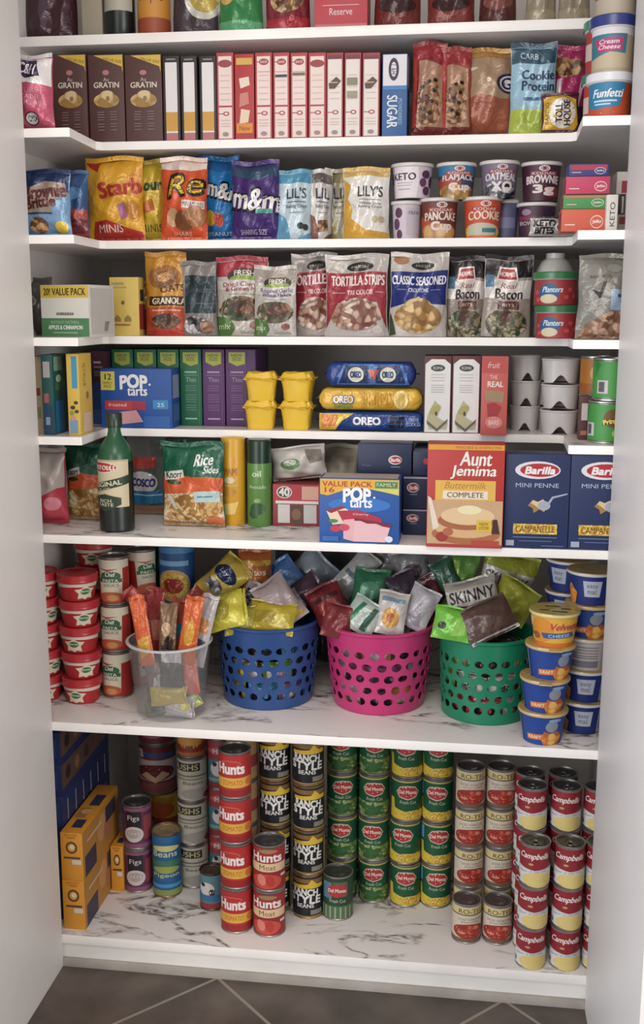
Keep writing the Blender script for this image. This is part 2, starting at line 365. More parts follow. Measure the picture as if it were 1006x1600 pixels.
def make_cup(name, rb, rt_, h, base, ops, rim='#e8e4dc', lid=None, span=200, kind='p', lidh=0, lidr=0, lidtab=False, lid_ops=()):
    """tapered cup or tub; lid = film or plastic lid colour"""
    root = empty(name); g = G(); m = mat(base, kind); hb = h-lidh
    g.lathe([(0, .003), (rb-.003, .003), (rb-.003, .003), (rb-.002, 0), (rb, .001), (rt_-.002, hb-.006), (rt_-.002, hb-.006)], m, 36)
    sp = R(span)
    def fn(u, v, o):
        rr = rb + (rt_-.002-rb)*v + o; t = (u-.5)*sp; return (rr*math.sin(t), -rr*math.cos(t), .001+v*(hb-.007))
    if ops: paint(g, fn, (rb+rt_)/2*sp, hb, ops, kind, L=.009, off=.0004, step=.0001)
    g.build('cup_body', root)
    a = G(); a.lathe([(rt_-.002, hb-.007), (rt_+.001, hb-.006), (rt_+.002, hb-.003), (rt_+.001, hb), (rt_-.003, hb), (rt_-.004, hb-.003)], mat(rim, 's'), 36); a.build('rim', root)
    if lid:
        l = G(); lm = mat(lid, 's' if lidh else 'f')
        if lidh:
            lr = lidr or rt_+.004
            l.lathe([(lr-.003, hb-.004), (lr, hb-.004), (lr, hb-.004), (lr, h-.002), (lr-.002, h), (lr-.004, h), (lr-.005, h-.002), (lr-.010, h-.002), (lr-.012, h-.001), (0, h-.001)], lm, 36)
        else:
            l.lathe([(rt_+.0015, hb-.0005), (rt_+.001, hb+.0008), (rt_*.6, hb+.0012), (0, hb+.0008)], lm, 36)
            if lidtab: l.box(-.013, .013, -rt_-.014, -rt_+.004, hb-.002, hb+.0007, lm, bev=.0005)
            if lid_ops: paint(l, lambda u, v, o: ((u-.5)*2*rt_, (v-.5)*2*rt_, hb+.0012+o), 2*rt_, 2*rt_, lid_ops, 'p')
        l.build('lid', root)
    return root
def base_at(px, py, z, r):
    """centre of a round base whose nearest edge shows at (px, py) on the surface z"""
    p = onZ(px, py, z); d = Vector((p.x-CAM.x, p.y-CAM.y, 0)).normalized(); return Vector((p.x+d.x*r, p.y+d.y*r, z))
def face_cam(p, k=.8): return -math.atan2(CAM.x-p.x, p.y-CAM.y)*-k
ORD = ['lowest', 'second lowest', 'third lowest', 'fourth lowest', 'fifth lowest', 'sixth lowest']
def stack(kind, p, n, pitch, fmt, group, rz=0, jit=.0, seed=0, start=0, only=None):
    rd = random.Random(seed)
    for i in range(n):
        if only and i not in only: continue
        w_ = ORD[i] if i < n-1 or n == 1 else 'topmost'
        kind.put((p.x+rd.uniform(-jit, jit), p.y+rd.uniform(-jit, jit)*.5, p.z+i*pitch), rz+rd.uniform(-.16, .16)*(1 if jit else 0), fmt.format(w_), group)

# ------------------------------------------------------------ the setting
XL, XR, D, SET = -.085, 1.285, .78, .1874; TH = .0175
WL, WR = .0909, 1.2-.0837
Z8, Z7, Z6, Z5, Z4, Z3, Z2, Z1 = .0796, .6053, 1.0367, 1.2513, 1.4605, 1.6702, 1.8805, 2.1025
def st(name, g): return tag(g.build(name), kind='structure')
g = G(); g.box(-.9, 2.1, -3.0, D+.05, -.03, 0, tiles()); st('floor', g)
g = G(); g.box(XL-.03, XR+.03, D, D+.03, .0, 2.5, M_WALL); st('wall_back', g)
g = G(); g.box(XL-.03, XL, 0, D, 0, 2.5, M_WALL); st('wall_left', g)
g = G(); g.box(XR, XR+.03, 0, D, 0, 2.5, M_WALL); st('wall_right', g)
g = G(); g.box(XL-.03, 0, -.62, -.0005, 0, 2.5, M_PANEL, bev=.001); st('trim_left', g)
g = G(); g.box(1.2, XR+.03, -.62, -.0005, 0, 2.5, M_PANEL, bev=.001); st('trim_right', g)
g = G(); g.box(XL-.03, XR+.03, -.0, D+.03, 2.5, 2.53, M_WALL); st('ceiling', g)
g = G(); g.box(XL, XR, .006, .022, .0, Z8-.0225, M_KICK); st('baseboard_front', g)
g = G(); g.box(0, 1.2, -.004, .006, 0, .020, M_STRIP, bev=.001); st('trim_floor', g)
def shelf_full(z, t, which):
    g = G(); g.box(XL, XR, 0, D, z-t, z, M_WHITE, top=M_MARBLE, bev=.0008); o = g.build('shelf')
    tag(o, which, 'shelf', 'white shelves of the pantry')
def shelf_u(z, t, which):
    g = G(); P = [(XL, 0), (WL, 0), (WL+.004, .003), (WL-.002, SET-.01), (WL+.008, SET), (WR-.008, SET), (WR+.002, SET-.01), (WR-.004, .003), (WR, 0), (XR, 0), (XR, D), (XL, D)]
    n = len(P); b = len(g.v); g.v += [(x, y, z-t) for x, y in P] + [(x, y, z) for x, y in P]
    for a, c, q in tessellate_polygon([[Vector((x, y, 0)) for x, y in P]]):
        g.face((b+n+a, b+n+c, b+n+q), M_MARBLE); g.face((b+q, b+c, b+a), M_WHITE)
    for i in range(n): j = (i+1) % n; g.face((b+i, b+j, b+n+j, b+n+i), M_WHITE)
    tag(g.build('shelf'), which, 'shelf', 'white shelves of the pantry')
shelf_full(Z8, .0225, 'lowest white shelf with marbled top carrying all the tin cans')
shelf_full(Z7, .0205, 'white marbled shelf carrying the three round plastic baskets')
shelf_full(Z6, .0185, 'white marbled shelf carrying the olive oil bottle and dark blue pasta boxes')
shelf_u(Z5, TH, 'white notched shelf carrying the yellow cups and stacked grey cups')
shelf_u(Z4, TH, 'white notched shelf carrying the crouton and tortilla strip bags')
shelf_u(Z3, TH, 'white notched shelf carrying the candy bags and paper snack cups')
shelf_u(Z2, TH, 'white notched shelf carrying the row of thin baking boxes')
g = G(); g.box(XL, XR, SET, D, Z1-.0205, Z1, M_WHITE, top=M_MARBLE, bev=.0008)
tag(g.build('shelf'), 'topmost white shelf cut by the top edge of the picture', 'shelf', 'white shelves of the pantry')
# ============================================================ topmost shelf (cut by the top of the picture)
YB = SET + .012
def tall_box(*a, **k): return box_px(*a, **k)
bag_px('snack_bag', 'dark maroon bag at the far left of the topmost shelf', 'bag', 'items on the topmost shelf', 36, 122, 0, Z1, SET+.075, .08, '#4a2430', [('p', [(.35, .3), (.5, .05), (.55, .5), (.42, .6)], '#5c4a5c')], 'stand', 3, hh=.23, yb=30)
box_px('cereal_box', 'cream carton between the maroon bag and the dark green bottle', 'carton', 'items on the topmost shelf', 128, 160, 0, Z1, SET+.05, .06, '#a89c84', hh=.2, yb=30)
def bottle_top():
    root = empty('sauce_bottle'); g = G(); m = mat('#10201c', 's')
    g.lathe([(0, .002), (.030, 0), (.033, .004), (.033, .13), (.030, .15), (.014, .185), (.013, .22), (.0, .22)], m, 28); g.build('bottle_body', root)
    a = G(); a.lathe([(.0145, .205), (.0145, .235), (0, .236)], mat('#20201c', 's'), 20); a.build('cap', root)
    a = G(); fn = lambda u, v, o: ((.0334+o)*math.sin((u-.5)*2.4), -(.0334+o)*math.cos((u-.5)*2.4), .055+v*.06)
    paint(a, fn, .08, .06, [('r', 0, 0, 1, 1, '#b8b4a0'), ('t', 'SAUCE', .2, .4, .8, .7, '#20302c')], 'p', L=.009); a.build('label', root)
    return root
k = Kind(bottle_top(), 'bottle'); p = onY(188, 30, SET+.06); k.put((p.x, SET+.06, Z1), 0, 'dark green glass bottle on the topmost shelf', 'items on the topmost shelf')
ops = [('r', 0, .25, 1, 1, '#d88a20'), ('r', 0, 0, 1, .22, '#a84018'), ('t', 'Mrs.\nMaple', .3, .42, .75, .8, '#5a2810', {'shear': .3})]
k = Kind(make_can('syrup_jar', .036, .15, '#d88a20', ops, lid='#c83018', body='#c87828'), 'jar'); p = onY(241, 30, SET+.055); k.put((p.x, SET+.055, Z1), 0, 'amber orange jar with dark script lettering on the topmost shelf', 'items on the topmost shelf')
bag_px('snack_bag', 'dark bag with a pale yellow rounded label, left of the green bag up top', 'bag', 'items on the topmost shelf', 270, 342, 0, Z1, SET+.06, .06, '#4c4048', [('e', .72, .42, .42, .26, '#d8d4c8'), ('e', .74, .44, .34, .20, '#c8a838')], 'stand', 5, hh=.2, yb=30)
bag_px('snack_bag', 'bright green bag on the topmost shelf', 'bag', 'items on the topmost shelf', 342, 411, 0, Z1, SET+.05, .06, '#2c8c44', [('r', 0, 0, 1, .12, '#5cb478'), ('e', .2, .42, .2, .12, '#d8b050'), ('e', .45, .55, .22, .1, '#c8a848')], 'stand', 6, hh=.2, yb=30)
bag_px('cake_bag', 'dark red pouch with a cake picture left of the red carton up top', 'bag', 'items on the topmost shelf', 416, 486, 0, Z1, SET+.05, .05, '#8c2430', [('e', .5, .36, .4, .17, 'cookie'), ('r', 0, 0, 1, .14, '#c02838')], 'stand', 7, hh=.2, yb=30)
box_px('baking_carton', 'red carton with white lettering on the topmost shelf', 'carton', 'items on the topmost shelf', 491, 574, 0, Z1, SET+.012, .07, '#d02c3c', [('t', 'Farm & Co', .1, .28, .9, .38, '#f0dcdc'), ('r', .15, .215, .85, .222, '#f0c0c0'), ('t', 'Reserve', .28, .12, .72, .19, '#f0dcdc'), ('r', 0, 0, 1, .03, '#d86870')], hh=.2, yb=30)
for i, (a, b, c, c2) in enumerate([(584, 657, '#7c2c28', 'first maroon bag right of the red carton up top'), (667, 742, '#8a3028', 'second maroon bag right of the red carton up top'), (748, 806, '#5c2824', 'darkest maroon bag left of the two tan bags up top')]):
    bag_px('cookie_bag', c2, 'bag', 'maroon bags on the topmost shelf', a, b, 0, Z1, SET+.045, .06, c, [('e', .5, .24, .42, .1, '#3c1814' if i < 2 else '#88483c'), ('e', .5, .5, .4, .2, 'cookie')], 'stand', 10+i, hh=.19, yb=30)
for i, (a, b, c2) in enumerate([(820, 868, 'left one of two tan bags on the topmost shelf'), (872, 922, 'right one of two tan bags on the topmost shelf')]):
    bag_px('flour_bag', c2, 'bag', 'tan bags on the topmost shelf', a, b, 0, Z1, SET+.045, .05, '#9c8c74', [('r', 0, 0, 1, .14, '#ac9c80'), ('r', .1, .3, .9, .6, '#8a6048')], 'stand', 20+i, hh=.18, yb=20)

# ============================================================ second shelf: baking boxes
bag_px('sugar_pouch', 'pink and white sugar pouch with a navy badge on the left wing', 'pouch', None, 14, 84, 86, Z2, .045, .06, '#dc5878',
       [('r', 0, .66, 1, 1, '#f4ecec'), ('p', [(0, .62), (.5, .66), (1, .60), (1, .70), (0, .70)], '#f4ecec'), ('p', [(.28, .98), (.70, .98), (.80, .74), (.45, .72), (.30, .80)], '#2c2450'), ('t', 'C&H', .32, .78, .70, .93, '#f4ecf4', {'rot': -10, 'bold': .03}),
        ('t', 'PURE\nCANE\nSUGAR', .3, .34, .85, .58, '#f0a0b4'), ('e', .58, .16, .17, .09, '#3c2c40'), ('e', .58, .16, .145, .077, '#f4ecec'), ('t', 'GMO', .48, .12, .68, .20, '#3c2c40')], 'pillow', 31, seal='#f4ecec', yb=150)
gr = '#5c3430'
grops = [('p', [(.15, 1), (1, 1), (1, .86)], '#e8bc30'), ('p', [(.9, 1), (1, 1), (1, .80)], '#e8bc30'), ('t', 'VALUE SIZE', .42, .925, .98, .955, '#5a4420', {'rot': -12}), ('e', .5, .80, .10, .03, '#c87878'), ('t', 'Au', .42, .70, .58, .745, '#d8c8b8'), ('t', 'GRATIN', .14, .625, .88, .69, '#e8d8c4', {'bold': .03}),
         ('e', .5, .48, .38, .085, 'potato'), ('e', .52, .53, .22, .065, 'potato'), ('e', .54, .50, .06, .03, '#a87840')] + [('r', x, y, x+.2, y+.010, '#94706a') for x in (.22, .6) for y in (.34, .31, .28, .25, .20, .17, .13)]
for a, b, t in [(84, 136, 'leftmost of three brown boxes of potatoes on the second shelf'), (139, 194, 'middle one of three brown boxes of potatoes'), (196, 253, 'rightmost of three brown boxes of potatoes, beside the white boxes')]:
    box_px('potato_box', t, 'box', 'brown potato boxes', a, b, 85, Z2, SET+.008, .13, gr, grops, yb=150, top=[('r', .1, .1, .9, .9, '#4c2c28')])
for i, (a, b) in enumerate([(255, 281), (283, 308), (312, 338)]):
    box_px('cracker_box', ['left', 'middle', 'right'][i] + ' one of three thin white boxes with orange bottoms and black edges', 'box', 'white and orange thin boxes', a, b, 87, Z2, SET+.008, .14, '#2c2426',
           [('r', .12, .06, .88, .93, '#ece8e6'), ('r', .12, .11, .88, .34, '#e0a030'), ('r', .12, .0, .88, .09, '#c87070'), ('r', .2, .955, .8, .975, '#8c8484')], yb=150)
RED = '#c03038'
def thin(i, a, b, style, label):
    gx = '#f4dcd4'
    if style == 'red': ops = [('r', .05, .88, .95, .96, '#e0b040'), ('p', [(.2, .72), (.75, .74), (.8, .64), (.28, .60)], '#f0dcc8'), ('p', [(.25, .54), (.7, .56), (.75, .42), (.2, .38)], '#dc8070'), ('p', [(.3, .36), (.8, .34), (.7, .2), (.2, .18)], '#f0d8b0'), ('r', .05, .07, .95, .19, '#f08c20'), ('t', 'New', .2, .1, .8, .16, '#a03010')]; base = '#cc2c30'
    elif style == 'wm': base = '#b84048'; gx = '#f0e4dc'; ops = [('r', .05, .01, .95, .94, gx), ('r', .05, .93, .95, .975, '#7c2c40')]
    else: base = '#cc4448'; ops = [('r', .07, .01, .93, .965, gx)]
    if style == 'rw': ops += [('e', .52, .90, .32, .038, RED), ('r', -.0, .895, .2, .905, RED), ('t', 'BAKER', .3, .885, .75, .915, '#f4e0dc'), ('r', .1, .78+.0, .9, .79, '#e09890'), ('r', .07, .375, .93, .395, RED)]
    if style == 'rd': ops += [('e', .5, .88, .45, .045, '#a83c40'), ('r', .07, .375, .93, .395, RED)]
    if style in ('rw', 'rd', 'wm'): ops += [('r', .05, .295, .4, .305, RED), ('e', .55, .30, .2, .026, RED), ('e', .55, .30, .12, .014, gx)] + [('r', .18, y, .82, y+.006, '#d8b4ac') for y in (.74, .68, .60, .53, .46, .22, .18, .15)] + [('e', .5, .06, .2, .025, '#a08c88')]
    if style == 'wm': ops += [('p', [(.1, .64), (.6, .72), (.9, .67), (.5, .58), (.15, .58)], '#5c4438'), ('r', .2, .645, .7, .66, '#c8a890')] if i % 2 == 0 else [('r', .12, .62, .8, .71, '#8a8c70'), ('r', .12, .47, .8, .55, '#a49c80')]
    if i == 3: ops += [('r', .1, .72, .9, .75, '#3c3c58')]
    if i == 4: ops += [('r', .1, .74, .9, .77, '#6c6c40')]
    box_px('cake_mix_box', label, 'box', 'thin baking mix boxes standing in a row', a, b, 82 + (2 if i == 1 else 0), Z2, SET+.008, .145, base, ops, yb=150)
T_ = ['first thin red and white box, just right of the white and orange ones', 'thin all red box with yellow top and orange bottom band', 'thin white box with red oval, right beside the all red box',
      'thin white box with red oval and a dark blue bar', 'thin white box with red oval and an olive bar', 'thin pinkish white box with a wide red arch at its top',
      'thin cream box with maroon top, left one of three', 'thin cream box with two olive square pictures, between two maroon topped boxes', 'thin cream box with maroon top, right one beside the sugar box']
for i, (a, b, s_) in enumerate([(339, 365, 'rd'), (367, 397, 'red'), (399, 425, 'rw'), (427, 452, 'rw'), (454, 480, 'rw'), (482, 509, 'rd'), (510, 536, 'wm'), (538, 564, 'wm'), (566, 593, 'wm')]): thin(i, a, b, s_, T_[i])
box_px('sugar_box', 'blue and white sugar box with sideways lettering', 'box', None, 597, 636, 84, Z2, SET+.006, .08, '#2464ac',
       [('r', 0, .62, 1, 1, '#e8e4ec'), ('e', .45, .82, .22, .14, '#2c2848'), ('e', .45, .82, .12, .09, '#e8e4ec'), ('t', 'C&H', .28, .76, .62, .88, '#2c2848', {'rot': -90}), ('r', 0, .57, 1, .62, '#3c84cc'), ('t', 'SUGAR', .18, .10, .62, .50, '#e4ecf4', {'rot': -90, 'bold': .02}), ('t', 'POWDERED', .66, .14, .82, .46, '#a8c4e4', {'rot': -90})], right=[('r', 0, .62, 1, 1, '#d8d4dc')], yb=150)
ck = [('r', 0, .86, 1, 1, '#a8242c'), ('r', .0, 0, .12, .9, '#c83c34'), ('p', [(.2, .85), (.9, .8), (.95, .1), (.15, .1)], '#b88464'), ('e', .5, .45, .38, .17, 'cookie'), ('e', .5, .24, .36, .12, 'cookie')] + [('e', x, y, .07, .022, '#34180c') for x, y in ((.3, .55), (.5, .6), (.65, .5), (.4, .44), (.6, .38), (.35, .3), (.55, .25), (.7, .62))] + [('r', 0, 0, 1, .1, '#7c2824')]
bag_px('cookie_bag', 'tall dark red cookie bag just right of the sugar box', 'bag', 'cookie bags on the second shelf', 642, 696, 66, Z2, SET+.035, .045, '#98282c', ck, 'block', 41, yb=150)
bag_px('cookie_bag', 'second dark red cookie bag leaning on the clear tan bag', 'bag', 'cookie bags on the second shelf', 690, 738, 74, Z2, SET+.035, .045, '#a84038', ck, 'block', 42, yb=150)
bag_px('clear_snack_bag', 'clear tan snack bag with part of a navy letter badge', 'bag', None, 722, 806, 76, Z2, SET+.05, .06, '#b08c68', [('r', 0, 0, 1, .42, '#a85434'), ('p', [(0, .42), (.3, .5), (.7, .44), (1, .46), (1, .4), (0, .4)], '#a85434'), ('r', 0, .94, 1, 1, '#c08430'), ('e', .9, .63, .24, .12, '#2c2450'), ('e', .92, .63, .2, .095, '#ece4e4'), ('t', 'G', .76, .56, .96, .70, '#2c2450', {'bold': .04}), ('e', .2, .8, .1, .02, '#d8c4a8'), ('e', .5, .65, .05, .03, '#d8c4a8')], 'pillow', 43, seal='#c08430', yb=150)
bag_px('baking_pouch', 'light blue and lime pouch reading Cookie Protein', 'pouch', None, 796, 868, 68, Z2, SET+.03, .05, '#98c4dc', [('r', 0, .82, 1, 1, '#34586c'), ('t', 'CARB', .2, .87, .6, .94, '#c8dce4'), ('r', 0, 0, 1, .28, '#b4c83c'), ('t', 'Cookie\nProtein', .24, .50, .98, .74, '#28446c', {'bold': .03}), ('r', .28, .385, .75, .42, '#2c6890'), ('e', .5, .14, .35, .12, '#a4b838')], 'stand', 44, seal='#34586c', yb=150)
bag_px('cookie_pouch', 'magenta pouch with a pile of cookies printed on it', 'pouch', None, 850, 917, 72, Z2, SET+.062, .045, '#b82464', [('e', .42, .80, .30, .12, 'cookie'), ('e', .68, .82, .22, .10, 'cookie'), ('e', .4, .72, .07, .03, '#6c3418'), ('p', [(.25, .65), (.35, .66), (.3, .3), (.2, .3)], '#ece0e4'), ('p', [(.85, .7), (.93, .66), (.8, .3), (.72, .3)], '#ecb8cc'), ('r', 0, 0, 1, .34, '#3c2848')], 'stand', 45, yb=150)
bag_px('baking_chip_bag', 'small dark bag with a sideways yellow and white label in front of the magenta pouch', 'bag', None, 846, 905, 146, Z2, SET-.002, .03, '#5c2034', [('p', [(.02, .06), (.1, .96), (.62, 1), (.95, .88), (1, .2), (.9, .04)], '#dca81c'), ('e', .56, .5, .38, .42, '#f0ece4'), ('r', .04, .1, .22, .92, '#dca81c'), ('t', 'TOLL\nHOUSE', .36, .16, .78, .84, '#2c2c30', {'rot': 90, 'bold': .03}), ('t', 'BAKING', .07, .2, .18, .8, '#6c4010', {'rot': 90})], 'pillow', 46, yb=180)
# frosting tubs on the right wing
p = base_at(954, 181, Z2, .036); p.y = .05; p.x = onY(952, 150, .05).x
H1 = onY(950, 112, .014).z - Z2
k = Kind(make_cup('frosting_tub', .0385, .0415, H1, '#d84c20', [('p', [(.0, .98), (.72, .98), (.60, .30), (.2, .22), (0, .3)], '#1c84b8'), ('t', 'Funfetti', .14, .56, .66, .80, '#f4f0ec', {'shear': .25, 'bold': .04}), ('r', .16, .43, .55, .48, '#c8e0ec'), ('r', .18, .34, .45, .38, '#c8e0ec')] + [('e', x, y, .012, .02, c_) for x, y, c_ in ((.7, .3, '#f08050'), (.85, .6, '#f07040'), (.8, .2, '#f0a030'), (.5, .12, '#f08050'), (.3, .1, '#f0a070'), (.93, .4, '#b02c10'))], lid='#e8e8ec', lidh=.012, span=170), 'tub')
k.put(p, .1, 'orange and blue frosting tub at the foot of the stack on the right wing')
H2 = onY(950, 22, .014).z - Z2 - H1
k = Kind(make_cup('frosting_tub', .038, .042, H2, '#c8b490', [('r', 0, .82, 1, 1, '#e0dce0'), ('p', [(.0, .84), (.68, .84), (.66, .40), (.4, .44), (.15, .34), (0, .3)], '#2c7c98'), ('p', [(.12, .74), (.62, .78), (.6, .46), (.2, .44)], '#cc2c6c'), ('t', 'Cream\nCheese', .2, .50, .56, .72, '#f8dce8', {'shear': .2, 'bold': .03}), ('r', 0, 0, 1, .08, '#b8a888')], lid='#28388c', lidh=.016, span=170), 'tub')
k.put((p.x+.002, p.y, Z2+H1), .05, 'cream frosting tub with a blue lid stacked on the orange tub')
k = Kind(make_cup('frosting_tub', .0385, .0415, .09, '#b8a890', [('r', .1, .4, .7, .8, '#8c6c50')], lid='#c8b8a0', lidh=.012), 'tub')
k.put((p.x+.003, p.y, Z2+H1+H2), 0, 'tan tub on top of the frosting stack, cut by the picture top')
k = Kind(make_cup('frosting_tub', .037, .040, .10, '#c83838', [('r', 0, .3, 1, .7, '#e0c0b0')], lid='#2c8c60', lidh=.014), 'tub')
k.put((p.x-.002, p.y+.09, Z2), 0, 'red tub mostly hidden behind the orange frosting tub', 'tubs behind the frosting stack')
k.put((p.x-.002, p.y+.09, Z2+.10), 0, 'green lidded tub peeking out behind the cream frosting tub', 'tubs behind the frosting stack')

# ============================================================ third shelf: candy bags and cups
bag_px('cookie_bag', 'pale blue bag with brown bubble lettering on the left wing', 'bag', None, 18, 111, 266, Z3, .05, .06, '#7cacd8',
       [('r', 0, .72, 1, 1, '#1c3468'), ('p', [(0, .72), (1, .78), (1, .70), (0, .66)], '#1c3468'), ('p', [(.25, .72), (.60, .86), (.95, .84), (.99, .64), (.78, .56), (.74, .38), (.28, .36)], '#b09888'), ('t', 'Brownie', .30, .60, .96, .80, '#6c2c28', {'rot': 6, 'bold': .05}), ('t', 'Brittle', .30, .44, .80, .60, '#6c2c28', {'rot': 6, 'bold': .05}),
        ('r', .3, .335, .75, .36, '#34405c'), ('e', .5, .16, .15, .13, 'cookie'), ('e', .88, .13, .10, .10, '#f0c838')], 'pillow', 51, seal='#1c3468', yb=320)
bag_px('snack_bag', 'blue and red bag behind the pale blue bag on the left wing', 'bag', None, 84, 138, 268, Z3, .13, .05, '#345c94', [('r', 0, 0, 1, .45, '#b8483c'), ('r', .6, 0, 1, .3, '#7c2838'), ('e', .6, .7, .3, .1, '#5c90c8')], 'pillow', 52, yb=320)
bag_px('candy_bag', 'big yellow candy bag with red Starb lettering', 'bag', 'big candy bags on the third shelf', 136, 226, 246, Z3, SET+.035, .06, '#f4ac18',
       [('p', [(0, 1), (.28, 1), (.24, .88), (.08, .94)], '#c8281c'), ('p', [(.22, .70), (.6, .72), (1.0, .92), (1.0, .54), (.7, .58), (.34, .50)], '#e89424'), ('t', 'Starb', .27, .57, .99, .76, '#c8301c', {'rot': 7, 'bold': .045}), ('p', [(.58, .44), (.72, .48), (.78, .30), (.64, .26)], '#c870a0'), ('e', .86, .38, .12, .12, '#d88828'),
        ('p', [(.1, .0), (.16, .24), (.4, .26), (.7, .16), (1, .1), (1, 0)], '#cc2c20'), ('t', 'MINIS', .24, .10, .66, .20, '#f4e4d8', {'bold': .015})], 'pillow', 53, yb=320)
bag_px('candy_bag', 'narrow glimpse of a yellow candy bag between the two largest candy bags', 'bag', 'big candy bags on the third shelf', 212, 262, 250, Z3, SET+.075, .05, '#e8c028', [('t', 'Sour', .2, .66, .9, .80, '#3c5c34', {'bold': .05}), ('p', [(.3, .5), (.6, .55), (.7, .4), (.35, .36)], '#e07838'), ('t', 'MINIS', .2, .12, .9, .22, '#606030')], 'pillow', 54, yb=320)
bag_px('candy_bag', 'bright orange candy bag with yellow black outlined Re lettering', 'bag', 'big candy bags on the third shelf', 250, 324, 246, Z3, SET+.03, .06, '#f45424',
       [('r', 0, .92, 1, 1, '#f4dcd0'), ('p', [(0, .93), (1, .93), (.7, .87), (.3, .88)], '#f4dcd0'), ('t', 'Re', .14, .55, .98, .84, '#201c14', {'rot': 8, 'shear': .3, 'bold': .045}), ('t', 'Re', .17, .575, .95, .815, '#f4d020', {'rot': 8, 'shear': .3, 'bold': .01}), ('r', .52, .40, .98, .50, '#e8dcd0'), ('t', 'MINIATURES', .54, .42, .96, .48, '#6c2c14'),
        ('e', .3, .28, .14, .12, '#d8a070'), ('e', .55, .24, .22, .13, '#8c4c28'), ('e', .8, .3, .2, .14, '#b87848'), ('t', 'SHARE', .3, .05, .7, .10, '#f8c8a8')], 'pillow', 55, seal='#f4dcd0', yb=320)
bag_px('candy_bag', 'royal blue candy bag with a white m behind the purple bag', 'bag', 'big candy bags on the third shelf', 314, 378, 245, Z3, SET+.072, .055, '#1478c8',
       [('p', [(0, 1), (1, 1), (1, .92), (.5, .86), (0, .92)], '#0c5ca8'), ('t', 'm&m', .22, .50, 1.1, .74, '#101418', {'rot': -12, 'bold': .045}), ('t', 'm&m', .24, .52, 1.08, .72, '#f0ece8', {'rot': -12, 'bold': .04}), ('e', .28, .28, .14, .1, '#e8b828'), ('e', .5, .26, .12, .09, '#c83828'), ('t', 'PEANUT', .2, .06, .8, .11, '#d0e4f4')], 'pillow', 56, yb=320)
bag_px('candy_bag', 'dark purple candy bag with large white m lettering', 'bag', 'big candy bags on the third shelf', 362, 437, 252, Z3, SET+.025, .06, '#46247c',
       [('r', 0, .90, 1, 1, '#2c3c68'), ('p', [(0, .92), (.4, .94), (.7, .9), (1, .94), (1, .84), (.5, .80), (0, .86)], '#284c6c'), ('t', 'm&m', .0, .36, 1.08, .70, '#18101c', {'rot': -6, 'bold': .045, 'shear': .1}), ('t', 'm&m', .02, .39, 1.06, .67, '#f4f0f0', {'rot': -6, 'bold': .04, 'shear': .1}), ('r', .55, .34, .9, .40, '#50a098'), ('t', 'SHARING SIZE', .2, .06, .75, .13, '#d8c8e8')], 'pillow', 57, yb=320)
lily = lambda c1, c2, tx: [('r', 0, .86, 1, 1, c1), ('p', [(0, .4), (.22, .34), (.34, .2), (.4, .0), (0, 0)], c2), ('p', [(1, .1), (.8, .06), (.6, 0), (1, 0)], c2), ('t', tx, .28, .62, .86, .78, '#3c4450', {'bold': .02}), ('r', .3, .56, .84, .575, '#707880'), ('t', 'Baking Chips', .26, .46, .88, .53, '#485868'), ('r', .36, .40, .78, .41, '#808890')]
bag_px('baking_chip_bag', 'pale blue and white baking chip bag right of the purple candy bag', 'bag', 'pale baking chip bags on the third shelf', 432, 486, 266, Z3, SET+.03, .045, '#c4dce8', lily('#4898c0', '#60a8d0', "LIL'S") + [('e', .7, .2, .1, .05, '#383c44'), ('e', .85, .18, .08, .05, '#383c44')], 'stand', 58, seal='#4898c0', yb=320, rz=.12)
bag_px('baking_chip_bag', 'white and brown striped baking chip bag with grey top', 'bag', 'pale baking chip bags on the third shelf', 480, 518, 266, Z3, SET+.05, .045, '#dcd8d4', lily('#6c6460', '#905848', 'LIL') + [('p', [(.35, .1), (.8, .14), (.8, .3), (.35, .28)], 'cookie')], 'stand', 59, yb=320, rz=.3)
bag_px('baking_chip_bag', 'narrow cream baking chip bag behind the yellow and white one', 'bag', 'pale baking chip bags on the third shelf', 508, 552, 264, Z3, SET+.085, .045, '#ccc4a8', lily('#a89868', '#b8a468', 'LIL'), 'stand', 60, yb=320, rz=.2)
bag_px('baking_chip_bag', 'yellow and white baking chip bag left of the paper cups', 'bag', 'pale baking chip bags on the third shelf', 536, 609, 262, Z3, SET+.025, .05, '#e8e4dc', [('r', 0, .93, 1, 1, '#d8a848'), ('p', [(0, .9), (.16, .8), (.08, .6), (.2, .45), (.16, .3), (.5, .12), (1, .08), (1, 0), (0, 0)], '#e8a828'), ('t', "LILY'S", .32, .62, .88, .78, '#3c4450', {'bold': .02}), ('r', .36, .57, .84, .58, '#808890'), ('t', 'White Style\nBaking Chips', .34, .44, .86, .54, '#586068'), ('e', .72, .28, .07, .05, '#d8c090'), ('e', .86, .28, .06, .05, '#c8b080')], 'stand', 61, seal='#d8a848', yb=320)
